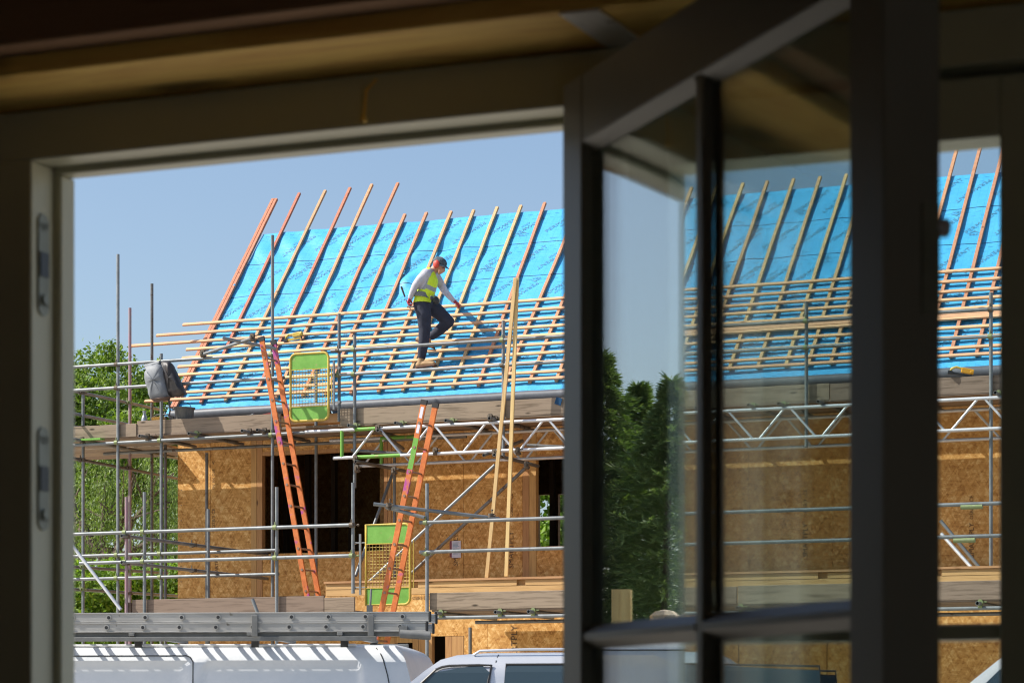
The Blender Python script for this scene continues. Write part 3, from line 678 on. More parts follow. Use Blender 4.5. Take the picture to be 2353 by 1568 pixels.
# ladder gates
def gate(x0, y0, x1, y1, v, both_round, hinge):
    a, b = P(x0, y1, v), P(x1, y0, v); u0_, u1_, z0_, z1_ = a.x, b.x, P((x0+x1)/2, y1, v).z, P((x0+x1)/2, y0, v).z; r = .085
    g = scaf.part("ladder_gate", MB().tube((u1_+.05, v, z0_+.22), (u1_+.05, v, z1_-.22), .008, n=6), M['yellow']); cs = []
    for cx, cz, st, rd in ((u1_-r, z1_-r, 0, True), (u0_+r, z1_-r, 90, both_round), (u0_+r, z0_+r, 180, both_round), (u1_-r, z0_+r, 270, True)):
        if rd: cs += [(cx+r*math.cos(R(st+k*15)), v, cz+r*math.sin(R(st+k*15))) for k in range(7)]
        else: cs += [(cx+r*(1 if st in (0, 270) else -1), v, cz+r*(1 if st in (0, 90) else -1))]
    scaf.part("gate_frame", MB().sweep(cs, .018, close=True), M['yellow'], g, smooth=60)
    H = z1_-z0_
    def inset(lo, hi):
        poly = [(x, z) for x, _, z in cs if lo-.001 <= z <= hi+.001]; 
        zs = [p for p in poly]; top = hi > z0_+H*.6
        e = lo if top else hi; pts = [(x, z) for x, z in poly]
        if top: pts = sorted([p for p in poly], key=lambda q: math.atan2(q[1]-lo-.0001, q[0]-(u0_+u1_)/2)); pts = [(u1_-.0, lo)]+pts+[(u0_, lo)]
        else: pts = sorted([p for p in poly], key=lambda q: math.atan2(q[1]-hi+.0001, q[0]-(u0_+u1_)/2)); pts = [(u0_, hi)]+pts+[(u1_, hi)]
        return pts
    scaf.part("gate_panel", MB().prism(inset(z1_-H*.235, z1_), v-.004, v+.004), M['green'], g); scaf.part("gate_panel", MB().prism(inset(z0_, z0_+H*.205), v-.004, v+.004), M['green'], g)
    mb = MB(); mb.box((u0_, v-.012, z1_-H*.245), (u1_, v+.012, z1_-H*.235)); mb.box((u0_, v-.012, z0_+H*.205), (u1_, v+.012, z0_+H*.215))
    lo, hi = z0_+H*.21, z1_-H*.24; n1 = 13
    for k in range(1, n1): u = u0_+(u1_-u0_)*k/n1; mb.tube((u, v, lo), (u, v, hi), .0035, n=5)
    n2 = 13
    for k in range(1, n2): z = lo+(hi-lo)*k/n2; mb.tube((u0_, v+.005, z), (u1_, v+.005, z), .0035, n=5)
    scaf.part("gate_mesh", mb, M['yellow'], g)
    hb = MB(); s_ = 1 if hinge > 0 else -1; uh = (u1_ if hinge > 0 else u0_)+s_*.085
    hb.box((uh-.014, v-.012, z0_+.14), (uh+.014, v+.012, z1_-.12))
    for z in (z0_+.24, z1_-.24): hb.tube((uh-.1*s_, v, z), (uh+.1*s_, v, z), .010, n=6); hb.tube((uh+.09*s_, v-.03, z), (uh+.09*s_, v+.03, z), .02, n=8)
    scaf.part("gate_hinge", hb, M['steel'], g)
gate(667.5, 811, 754.6, 965.5, -1.62, True, 1); gate(840.5, 1203.4, 942, 1388, -3.20, False, -1)

# ------------------------------------------------------------------ orange ladders
def ladder(label, near_top, near_bot, far_top, v, spacing, name="ladder"):
    vf = v+.36; a, b = P(*near_top, v), P(*near_bot, v)
    c = Vector((P(*far_top, vf).x, vf, P(*far_top, vf).z)); t = Thing(name, label, "ladder", FC, (b.x, v+.18, b.z), "orange ladders on the scaffolding")
    d = (b-a).normalized(); nrm = Vector((d.z, 0, -d.x)); bb = Vector((b.x+.0, vf, b.z)); aa = Vector((a.x, vf, a.z))
    for p, q in ((a, b), (aa, bb)):
        s_ = t.part("stile", MB().beam(p, q, .028, .078, nrm, seg=14), M['orange'], bevel=.004)
        t.part("end_cap", MB().beam(p-d*.03, p+d*.035, .036, .088, nrm), M['rubber'], s_)
    L_ = (b-a).length; k = .28
    while k < L_-.05:
        p = a+d*k; t.part("rung", MB().tube((p.x, v-.012, p.z), (p.x, vf, p.z), .014, n=8).tube((p.x, v-.022, p.z), (p.x, v-.010, p.z), .019, n=8), M['rung'], smooth=40); k += spacing
    return t
ladder("tall orange ladder with magenta smears leaning left from lower platform to roof edge", (601,778), (706,1372), (632,785), -1.98, .31)
ladder("orange ladder with green band leaning right in front of the lower gate", (974,923), (858,1490), (1006,932), -3.80, .325)
# painted band + stickers on second ladder's near stile
lad2 = [o for o in bpy.data.objects if o.name.startswith("ladder") and "green band" in o.get("label", "")][0]
a, b = P(974,923,-3.80), P(858,1490,-3.80); d = (b-a).normalized(); nrm = Vector((d.z,0,-d.x)); base = Vector((b.x, -3.62, b.z))
def onlad(nm, f0, f1, w_, m_):
    L_ = (b-a).length; o = mkobj(nm, MB().beam(a+d*L_*f0+Vector((0,-.0155,0)), a+d*L_*f1+Vector((0,-.0155,0)), .003, w_, nrm), M[m_], base); o.parent = lad2
onlad("green_band", .145, .27, .074, 'green'); onlad("sticker", .02, .065, .045, 'paper'); onlad("sticker", .09, .125, .04, 'paper')

# two long pale battens leaning
for lab, a, b in (("long pale batten leaning left, the left one of the leaning pair", P(1184,638,-1.74), P(1118,1326,-1.78)), ("long pale upright batten, the right one of the leaning pair", P(1188,638,-1.70), P(1163,1323,-1.80))):
    solo("leaning_batten", MB().beam(a, b, .028, .052, (1,0,0), seg=8, jit=.003), M['pale'], lab, "timber batten", FC, b, "two pale battens leaning on the scaffold", bevel=.002)

# ------------------------------------------------------------------ small things on the platform
def hull(poly, v, depth, mats, bulge=1.0, rings=7):      # puffy closed shape from an outline in the house-front plane
    c = Vector((sum(p[0] for p in poly)/len(poly), 0, sum(p[1] for p in poly)/len(poly))); mb = MB(); n = len(poly); vs = []
    for r in range(rings+1):
        a = math.pi*r/rings; k = math.sin(a)**.55 if 0 < r < rings else .02; d = -math.cos(a)*depth/2
        for i, (x, z) in enumerate(poly):
            w_ = 1+.09*noise.noise(Vector((x*11, z*8, r*.7))); vs.append((c.x+(x-c.x)*k*w_, v+d+.035*noise.noise(Vector((x*13, z*9, r*.8))), c.z+(z-c.z)*k*w_))
    fs = [(r*n+i, r*n+(i+1) % n, (r+1)*n+(i+1) % n, (r+1)*n+i) for r in range(rings) for i in range(n)]+[tuple(reversed(range(n))), tuple(rings*n+i for i in range(n))]
    mb.add(vs, fs); return mb
def bagD(x, y): return ((440+x/5.227)*.7046, (1150+y/5.227)*.7046)
def outline(pts, v):
    out = []
    for k, (x, y) in enumerate(pts):
        p = P(*bagD(x, y), v); out.append((p.x, p.z))
    res = []
    for i in range(len(out)):
        a, b = out[i], out[(i+1) % len(out)]; res += [a, ((a[0]+b[0])/2, (a[1]+b[1])/2)]
    return res
v_ = -1.72; pg = outline([(185,215),(410,165),(480,215),(500,260),(530,420),(555,540),(598,740),(560,800),(340,842),(275,800),(235,640),(172,420),(175,330),(215,265)], v_)
t = Thing("grey_bag", "grey roll-top waterproof bag hanging from the guard rail by the corner post", "bag", FC, (P(388,925,v_).x, v_, P(388,925,v_).z), "bags hung on the rail")
t.part("bag_body", hull(pg, v_, .24, None), M['cloth_grey'], smooth=70)
t.part("rolled_top", MB().tube(P(*bagD(175,235), v_-.02), P(*bagD(425,170), v_-.02), .035, n=10), M['cloth_grey'], smooth=60)
t.part("bag_base", hull(outline([(290,800),(590,742),(575,785),(345,838)], v_-.03), v_-.03, .22, None), M['bag_base'], smooth=70)
v_ = -1.68; pg = outline([(480,130),(590,145),(640,200),(700,330),(800,540),(862,705),(740,745),(600,765),(560,600),(500,400),(470,250)], v_)
t = Thing("black_bag", "black bag with hanging strap on the guard rail behind the grey one", "bag", FC, (P(410,910,v_).x, v_, P(410,910,v_).z), "bags hung on the rail")
t.part("bag_body", hull(pg, v_, .20, None), M['cloth_black'], smooth=70)
q = [P(*bagD(x, y), v_-.04) for x, y in ((560,700),(578,800),(592,900),(598,980),(585,1060))]
mb = MB(); mb.sweep(q, .012); t.part("strap", mb, M['cloth_black'])
p = P(*bagD(840,1112), -1.25); t = Thing("bucket", "dusty dark builders bucket with wire handle on the platform", "bucket", FC, p); z = 5.69; hb = P(*bagD(840,935), -1.25).z
t.part("bucket_body", MB().lathe((p.x,-1.25,z), [(0,0),(.105,0),(.125,.1),(.148,hb-z-.02),(.165,hb-z-.02),(.165,hb-z),(.148,hb-z),(.12,.1),(.10,.02),(0,.02)]), M['bucket'], smooth=50)
t.part("handle", MB().sweep([(p.x+.02+.12*math.cos(R(k*20)), -1.25-.05, hb+.075*math.sin(R(k*20))) for k in range(10)], .005), M['trim'])
p = P(*bagD(160,1150), -1.38); zb = p.z-.12
solo("steel_bottle", MB().lathe((p.x,-1.38,5.69), [(0,0),(.046,0),(.048,.02),(.048,.22),(.035,.27),(.022,.29),(.022,.325),(.028,.33),(.028,.35),(0,.352)]), M['bottle'], "small brushed steel drinks bottle behind the toe board", "bottle", FC, (p.x,-1.38,5.69), smooth=40)
p0, p1 = P(*bagD(262,1135), -1.38), P(*bagD(415,1080), -1.38)
t = Thing("site_radio", "small amber and black site radio on the platform by the bag", "radio", FC, (p0.x,-1.38,5.69))
t.part("radio_body", MB().box((p0.x, -1.36, 5.69), (p1.x, -1.20, p1.z)), M['amber'], bevel=.015); t.part("carry_handle", MB().sweep([(p0.x-.03,-1.28,5.75),(p0.x-.02,-1.28,p1.z+.01),(p0.x+.05,-1.28,p1.z+.035),(p1.x+.08,-1.28,p1.z+.035),(p1.x+.17,-1.28,p1.z+.0),(p1.x+.19,-1.28,p1.z-.05)], .013), M['trim'])
p = P(560, 947, -1.30); solo("cable_coil", MB().sweep([(p.x+.16*math.cos(R(k*24)), -1.30+.10*math.sin(R(k*24)), 5.72+.16+.05*math.sin(R(k*24+60))) for k in range(14)], .008), M['cloth_grey'], "loop of grey cable lying behind the toe board", "cable", FC, (p.x,-1.3,5.69))
p = P(612, 940, -1.25); solo("red_packet", MB().beam((p.x-.14,-1.25,5.86), (p.x+.16,-1.25,5.91), .16, .05), M['red'], "red packet lying at the eaves left of the ladder top", "packet", FC, (p.x,-1.25,5.8), bevel=.008)
p = P(190, 968, -1.25); solo("trug", MB().lathe((p.x,-1.25,5.69), [(0,0),(.15,0),(.20,.16),(.215,.16),(.215,.175),(.19,.175),(.14,.02),(0,.02)]), M['rubber'], "black rubber trug standing at the far left end of the upper platform", "trug", FC, (p.x,-1.25,5.69), smooth=40)
# nail guns
def nailgun(label, pos, rotz, tilt):
    t = Thing("nail_gun", label, "nail gun", FC, pos, "yellow nail guns"); b_ = Vector(pos); Rm = .78*Matrix.Rotation(rotz, 3, 'Z') @ Matrix.Rotation(tilt, 3, 'Y')
    def X(mb):
        mb.v = [tuple(b_+Rm @ Vector(v)) for v in mb.v]; return mb
    t.part("motor_body", X(MB().box((-.05,-.035,.05), (.12,.035,.14)).tube((.10,0,.095), (.16,0,.095), .045, n=12)), M['amber'] if 'board' in label else M['yellow'], bevel=.01)
    t.part("grip", X(MB().sweep([(-.05,0,.12),(-.14,0,.13),(-.21,0,.09),(-.22,0,.04)], .02)), M['yellow'], smooth=60); t.part("magazine", X(MB().box((-.26,-.015,0), (.12,.015,.04))), M['yellow'] if 'board' not in label else M['trim']); t.part("nose", X(MB().tube((.12,0,.09), (.14,0,-.03), .014, n=8)), M['trim'])
    t.part("battery", X(MB().box((-.26,-.03,-.01), (-.18,.03,.05))), M['trim'])
us, ss = roof_hit(680, 781, .09); nailgun("yellow nail gun lying on the roof battens above the gate", RF(us, ss, .10), 0, -.12)
p = P(2212, 858, -1.45); nailgun("yellow and grey nail gun resting on the toe board at far right", Vector((p.x, -1.45, 5.90)), .3, .2)
p = P(1282, 922, -1.475); solo("blue_scrap", MB().beam((p.x-.04,-1.475,p.z+.02), (p.x+.05,-1.475,p.z-.01), .008, .10, (0,0,1)), M['membrane'], "torn scrap of blue membrane stuck to the toe board", "scrap", FC, p)
us, ss = roof_hit(527, 668, 0); p = RF(UL-.06, ss, .0)
mb = MB(); mb.add([p+Vector((.12,0,.12)), p+Vector((.12,0,-.06)), p+Vector((-.12,-.01,-.14)), p+Vector((-.06,.02,-.02))], [(0,1,2,3)]); mb.uv = [0.3,.3]*4; house.part("membrane_flap", mb, M['membrane'])

# ------------------------------------------------------------------ THE ROOFER
def pc(x, y): return ((1250+x/3.646)*.7046, (800+y/3.646)*.7046)
fu, fs_ = roof_hit(*pc(500, 1440), .085); V0 = RF(fu, fs_, .085).y
hu, hs = roof_hit(*pc(895, 705), .09); VH = RF(hu, hs, .09).y
ku, ks = roof_hit(*pc(570, 1235), .085); VK = RF(ku, ks, .085).y
def J(x, y, dv=0): return P(*pc(x, y), V0+dv)
def caps(mb, p, q, r1, r2):
    mb.tube(p, q, r1, r2, n=14); mb.ball(p, r1, nu=14, nv=8); mb.ball(q, r2, nu=14, nv=8)
def chain(mb, pts):
    for (p, r), (q, s_) in zip(pts, pts[1:]): caps(mb, p, q, r, s_)
def remeshed(mb, vox, smooth=6, fac=.5):
    me = bpy.data.meshes.new("r"); me.from_pydata([tuple(v) for v in mb.v], [], mb.f); o = bpy.data.objects.new("r", me); col.objects.link(o)
    r = o.modifiers.new("r", 'REMESH'); r.mode = 'VOXEL'; r.voxel_size = vox
    s_ = o.modifiers.new("s", 'SMOOTH'); s_.iterations = smooth; s_.factor = fac
    dg = bpy.context.evaluated_depsgraph_get(); dg.update(); m2 = bpy.data.meshes.new_from_object(o.evaluated_get(dg))
    out = MB(); out.v = [tuple(v.co) for v in m2.vertices]; out.f = [tuple(p.vertices) for p in m2.polygons]; out.m = [0]*len(out.f)
    bpy.data.objects.remove(o); bpy.data.meshes.remove(me); bpy.data.meshes.remove(m2); return out
shN, shF = J(505, 335, -.17), J(610, 350, .16)
elN, wrN, haN = J(385, 470, -.24), J(322, 618, -.22), J(300, 672, -.22)
elF = P(*pc(728, 540), (V0+.2+VH)/2); wrF = P(*pc(832, 655), VH-.02); haF = P(*pc(885, 690), VH)
hipN, hipF = J(452, 690, -.09), J(520, 690, .09)
knN, anN = J(490, 980, -.06), J(455, 1320, 0)
knF = P(*pc(775, 905), (V0+.12+VK)/2+.05); anF = P(*pc(540, 1110), VK-.02)
neck, head = J(598, 290, 0), J(668, 232, .0)
roofer = Thing("person", "person in yellow hi-vis vest, red ear defenders and navy trousers stepping across the roof battens", "person", FC, J(500, 1450))
C_ = lambda k: (shN+shF)/2+((hipN+hipF)/2-(shN+shF)/2)*k
mb = MB()
chain(mb, [(shN, .045), (elN, .038), (wrN, .026), (haN, .024)]); chain(mb, [(shF, .045), (elF, .038), (wrF, .026), (haF, .024)])
for s_, h_ in ((shN, hipN), (shF, hipF)): chain(mb, [(s_, .06), (h_, .07)])
chain(mb, [(shN, .06), (shF, .06)]); chain(mb, [(hipN, .08), (hipF, .08)])
chain(mb, [(hipN, .075), (knN, .05), (anN, .035)]); chain(mb, [(hipF, .075), (knF, .05), (anF, .035)])
chain(mb, [(C_(.05), .085), (neck, .060), (J(628, 262, 0), .055)])
hr = Matrix.Rotation(R(24), 3, 'Y')
mb.ball(head+Vector((-.005,0,.02)), (.098, .078, .105), rot=hr, nu=20, nv=14)
mb.ball(J(690, 285), (.055, .052, .062), rot=hr); mb.ball(J(665, 325), (.030, .034, .024)); mb.ball(J(700, 262), (.045, .050, .05))
chain(mb, [(J(706, 268), .013), (J(722, 303), .016)]); chain(mb, [(J(694, 318), .013), (J(694, 316, .01), .013)]); mb.ball(J(703, 247), (.02, .05, .012), rot=hr)
mb.ball(J(682, 318), (.022, .028, .012), rot=hr); mb.ball(J(676, 332), (.022, .028, .014))
body = roofer.part("body", remeshed(mb, .0085, 3), M['skin'], smooth=80)
mb = MB()
for dv in (-.034, .034): mb.ball(J(707, 268, dv), (.010, .010, .007), nu=8, nv=6)
mb.tube(J(680, 322, -.02), J(698, 318, -.016), .004, n=6)
roofer.part("eyes_and_mouth", mb, M['trim'], body)
mb = MB()      # shirt: sleeves and what shows at the neck
chain(mb, [(shN+Vector((0,0,-.01)), .082), (J(435,405,-.22), .066), (elN, .058), (J(350,545,-.24), .050), (wrN, .040)])
chain(mb, [(shF, .076), (P(*pc(680,460),V0+.22), .062), (elF, .054), (P(*pc(785,605),(VH+elF.y)/2), .045), (wrF, .036)])
for s_, h_ in ((shN, hipN), (shF, hipF)): chain(mb, [(s_, .07), (h_, .085)])
chain(mb, [(shN, .075), (shF, .07)])
roofer.part("shirt", remeshed(mb, .010, 4), M['shirt'], body, smooth=80)
mb = MB()      # hi-vis vest
for dv in (-.085, 0, .085):
    chain(mb, [(J(540, 330, dv), .088), (J(560, 430, dv), .115), (J(530, 530, dv*1.15), .118), (J(480, 600, dv*1.1), .125), (J(462, 660, dv*1.1), .130), (J(455, 678, dv*1.1), .125)])
    chain(mb, [(J(455, 560, dv), .080), (J(430, 670, dv), .085)])
vest = remeshed(mb, .010, 3)
zc = J(450, 694).z; Rm = Matrix.Rotation(R(-14), 3, 'Y'); 
vest.v = [(x, y, max(z, zc+.10*(-(x-J(450,694).x))*0+.0)) for x, y, z in vest.v]
def band(face, f):    # which cloth each face of the vest is
    return f
cen = [Vector((sum(vest.v[i][0] for i in f)/len(f), sum(vest.v[i][1] for i in f)/len(f), sum(vest.v[i][2] for i in f)/len(f))) for f in vest.f]
a0, a1 = J(480, 460), J(645, 540); dirb = (a1-a0).normalized(); nb = Vector((-dirb.z, 0, dirb.x))
c0, c1 = J(600, 350), J(560, 500); dc = (c1-c0).normalized(); nc = Vector((-dc.z, 0, dc.x))
for i, c in enumerate(cen):
    if abs((c-a0).dot(nb)) < .030: vest.m[i] = 1
    elif abs((c-c0).dot(nc)) < .030 and c.z > a1.z: vest.m[i] = 1
ve = roofer.part("hi_vis_vest", vest, [M['hivis'], M['reflect']], body, smooth=80)
mb = MB(); e0 = J(375, 600); 
ring = []
bc = J(480, 594); rx_, ry_ = .170, .245
sg_ = lambda x: math.copysign(abs(x)**.6, x)
rx_, ry_ = .160, .248
ring = [bc+Vector((rx_*sg_(math.cos(R(k*15))), ry_*sg_(math.sin(R(k*15))), -.20*rx_*math.cos(R(k*15))-.005)) for k in range(24)]
n_ = 24; vs = [r_+Vector((0,0,.035)) for r_ in ring]+[r_-Vector((0,0,.035)) for r_ in ring]+[bc+(r_-bc)*.93-Vector((0,0,.035)) for r_ in ring]+[bc+(r_-bc)*.93+Vector((0,0,.035)) for r_ in ring]
mb.add(vs, [(q*24+k, q*24+(k+1) % 24, ((q+1) % 4)*24+(k+1) % 24, ((q+1) % 4)*24+k) for q in range(4) for k in range(24)])
roofer.part("tool_belt", mb, M['belt'], body, smooth=50)
mb = MB(); mb.box(J(552, 645, -.23), J(590, 600, -.19)); mb.ball(J(625, 655, -.10), (.05, .05, .06)); roofer.part("belt_pouch", mb, M['trim'], body, bevel=.01)
mb = MB()      # trousers
chain(mb, [(hipN, .125), (J(480, 820, -.09), .112), (knN, .092), (J(480, 1140, -.04), .080), (J(458, 1290, 0), .066), (anN, .062)])
chain(mb, [(hipF, .125), ((hipF+knF)/2+Vector((0,0,.01)), .108), (knF, .086), ((knF+anF)/2+Vector((0,0,-.005)), .078), (P(*pc(580,1075),VK-.02), .060)])
chain(mb, [(hipN, .125), (hipF, .125)])
tr = remeshed(mb, .011, 4)
tr.v = [tuple(Vector(v)+Vector((.006*noise.noise(Vector(v)*14), 0, 0))) for v in tr.v]
roofer.part("trousers", tr, M['trouser'], body, smooth=80)
def boot(an, toe, heel, par):
    mb = MB(); d = (toe-heel); mid = heel.lerp(toe, .5)
    chain(mb, [(an+Vector((0,0,.01)), .052), (heel.lerp(toe, .22)+Vector((0,0,.05)), .050)]); chain(mb, [(heel.lerp(toe, .12)+Vector((0,0,.04)), .045), (mid+Vector((0,0,.048)), .046), (toe-d*.13+Vector((0,0,.036)), .036)])
    b_ = roofer.part("boot", remeshed(mb, .008, 4), M['boot'], par, smooth=80); mb = MB(); up = Vector((0,0,1))
    mb.beam(heel+Vector((0,0,.008)), toe+Vector((0,0,.008)), .092, .026, up, seg=3); roofer.part("boot_sole", mb, M['sole'], par, bevel=.008)
boot(anN, P(*pc(622, 1428), V0-.02), P(*pc(388, 1455), V0), body)
boot(P(*pc(530,1120),VK), P(*pc(602, 1228), VK), P(*pc(392, 1135), VK), body)
def hand(wr, pa, fdir, curl, thumb, m_):       # palm, four unequal curled fingers, thumb from the side
    fdir = fdir.normalized(); side = Vector((0, 1, 0)); side = (side-fdir*side.dot(fdir)).normalized(); down = curl.normalized(); mb = MB()
    chain(mb, [(wr, .034), (wr.lerp(pa, .4), .030)])
    for k in (-1.2, -.4, .4, 1.2): caps(mb, wr.lerp(pa, .35)+side*k*.012, pa+side*k*.021, .020, .016)
    for k, L_ in ((-1.5, .062), (-.5, .075), (.5, .072), (1.5, .058)):
        a = pa+side*k*.0205; b = a+fdir*L_*.45+down*L_*.12; c = b+fdir*L_*.18+down*L_*.36; d = c-fdir*L_*.12+down*L_*.26; chain(mb, [(a, .0125), (b, .0118), (c, .011), (d, .0095)])
    a = wr.lerp(pa, .45)+side*thumb*.030; b = a+side*thumb*.026+fdir*.02; c = b+fdir*.03+down*.02; chain(mb, [(a, .0145), (b, .013), (c, .011)])
    roofer.part("glove", remeshed(mb, .005, 2), m_, body, smooth=80)
hand(wrN, haN+Vector((0,0,.0)), Vector((-.15,0,-1)), Vector((1,0,-.1)), 1, M['glove']); hand(wrF, haF+Vector((-.02,0,.012)), Vector((.8,0,-.45)), Vector((.1,0,-1)), -1, M['glove'])
mb = MB()      # hat with a short brim
mb.ball(J(668, 205), (.118, .098, .088), rot=hr, nu=20, nv=12); 
hat = remeshed(mb, .009, 2); hz = J(668, 232)
def hatclip(v):
    v = Vector(v); l = hr.inverted() @ (v-head); l.z = max(l.z, .018); return tuple(head+hr @ l)
hat.v = [hatclip(v) for v in hat.v]
ht = roofer.part("hat", hat, M['cap'], body, smooth=80)
mb = MB(); vs = []
for k in range(15):
    a = R(-70+k*10); 
    for r_, dz in ((.092, .026), (.160, .000)): vs.append(head+hr @ Vector((r_*math.cos(a), r_*.86*math.sin(a), dz)))
    for r_, dz in ((.160, -.007), (.092, .016)): vs.append(head+hr @ Vector((r_*math.cos(a), r_*.86*math.sin(a), dz)))
mb.add(vs, [(4*i+k, 4*i+4+k, 4*i+4+(k+1) % 4, 4*i+(k+1) % 4) for i in range(14) for k in range(4)]+[(0,1,2,3), (59,58,57,56)]); roofer.part("hat_brim", mb, M['cap'], ht, smooth=50)
mb = MB()
for sgn in (-1, 1): mb.ball(J(628, 222, sgn*.098), (.050, .030, .062), rot=Matrix.Rotation(R(12), 3, 'Y'), nu=16, nv=10)
em = roofer.part("ear_defenders", mb, M['red'], body, smooth=80)
mb = MB(); q0, q1, qt = J(622,205,-.105), J(622,205,.105), J(600,205,0)
mb.sweep([q0+(q1-q0)*t_+Vector((-.085*math.sin(math.pi*t_),0,-.01*math.sin(math.pi*t_))) for t_ in [k/12 for k in range(13)]], .007); roofer.part("head_band", mb, M['trim'], em)
# hammer in the near hand
a, b, c = J(320, 755, -.235), J(265, 640, -.235), J(212, 490, -.235)
hm_ = Thing("hammer", "hammer with black grip held in the near red glove of the person", "hammer", FC, a)
hm_.part("shaft", MB().tube(b, a, .008, n=8), M['steel_dark']); hm_.part("grip", MB().tube(c, c.lerp(b, .8), .016, .013, n=10), M['rubber'], smooth=50); hm_.part("hammer_head", MB().tube(a+Vector((-.05,0,.035)), a+Vector((.05,0,.03)), .015, n=10), M['steel_dark'])

# ------------------------------------------------------------------ VEHICLES
def interp(tab, z):
    if z <= tab[0][0]: return tab[0][1]
    for (a, b), (c, d) in zip(tab, tab[1:]):
        if z <= c: return b+(d-b)*(z-a)/(c-a)
    return tab[-1][1]
def loft(side, start, end, W, zs_roof, rec=None, nL=90):
    zs = []
    for (a, _), (b, _) in zip(side, side[1:]):
        n = max(1, int((b-a)/.045))
        zs += [a+(b-a)*k/n for k in range(n)]
    zs.append(side[-1][0]); pts = [(interp(side, z), z) for z in zs]+zs_roof
    full = pts+[(W-v, z) for v, z in reversed(pts[:-1])]; m = len(full); mb = MB()
    for i in range(nL+1):
        f = i/nL
        for v, z in full:
            u = interp(start, z)+(interp(end, z)-interp(start, z))*f; d = rec(u, z) if rec and v < W*.4 else 0
            mb.v.append((u, v+d, z))
    mb.f = [(i*m+k, i*m+k+1, (i+1)*m+k+1, (i+1)*m+k) for i in range(nL) for k in range(m-1)]+[(i*m+m-1, i*m, (i+1)*m, (i+1)*m+m-1) for i in range(nL)]
    h = len(pts)
    for e, rv in ((0, 0), (nL, 1)):
        for k in range(h-1):
            q = (e*m+k, e*m+m-1-k, e*m+m-2-k, e*m+k+1)
            if q[2] == q[3]: q = q[:3]
            mb.f.append(q if rv else tuple(reversed(q)))
    mb.m = [0]*len(mb.f); return mb
def pane_rows(poly, sv, W, mirror, off=-.016, n=14):
    zs = [z for _, z in poly]; z0, z1 = min(zs), max(zs); mb = MB(); rows = []
    for k in range(n+1):
        z = z0+(z1-z0)*(.0005+.999*k/n); xs = []
        for (a, za), (b, zb) in zip(poly, poly[1:]+poly[:1]):
            if (za-z)*(zb-z) <= 0 and za != zb: xs.append(a+(b-a)*(z-za)/(zb-za))
        rows.append((min(xs), max(xs), z))
    for a, b, z in rows:
        v = sv(z)+off; v = W-v if mirror else v; mb.v += [(a, v, z), (b, v, z)]
    mb.f = [(2*k, 2*k+1, 2*k+3, 2*k+2) for k in range(n)]; mb.m = [0]*n; return mb
def wheel(t, u, v, side, r=.34, par=None):
    w_ = t.part("wheel", MB().tube((u, v, r+.0), (u, v+side*.2, r), r, n=28), M['rubber'], smooth=40, bevel=.02); mb = MB().tube((u, v-side*.004, r), (u, v+side*.1, r), r*.62, n=20)
    for k in range(5):
        a = R(72*k); mb.beam((u+.05*math.cos(a), v-side*.008, r+.05*math.sin(a)), (u+r*.58*math.cos(a), v-side*.008, r+r*.58*math.sin(a)), .05, .012, (0,1,0))
    t.part("rim", mb, M['ladder_alu'], w_)
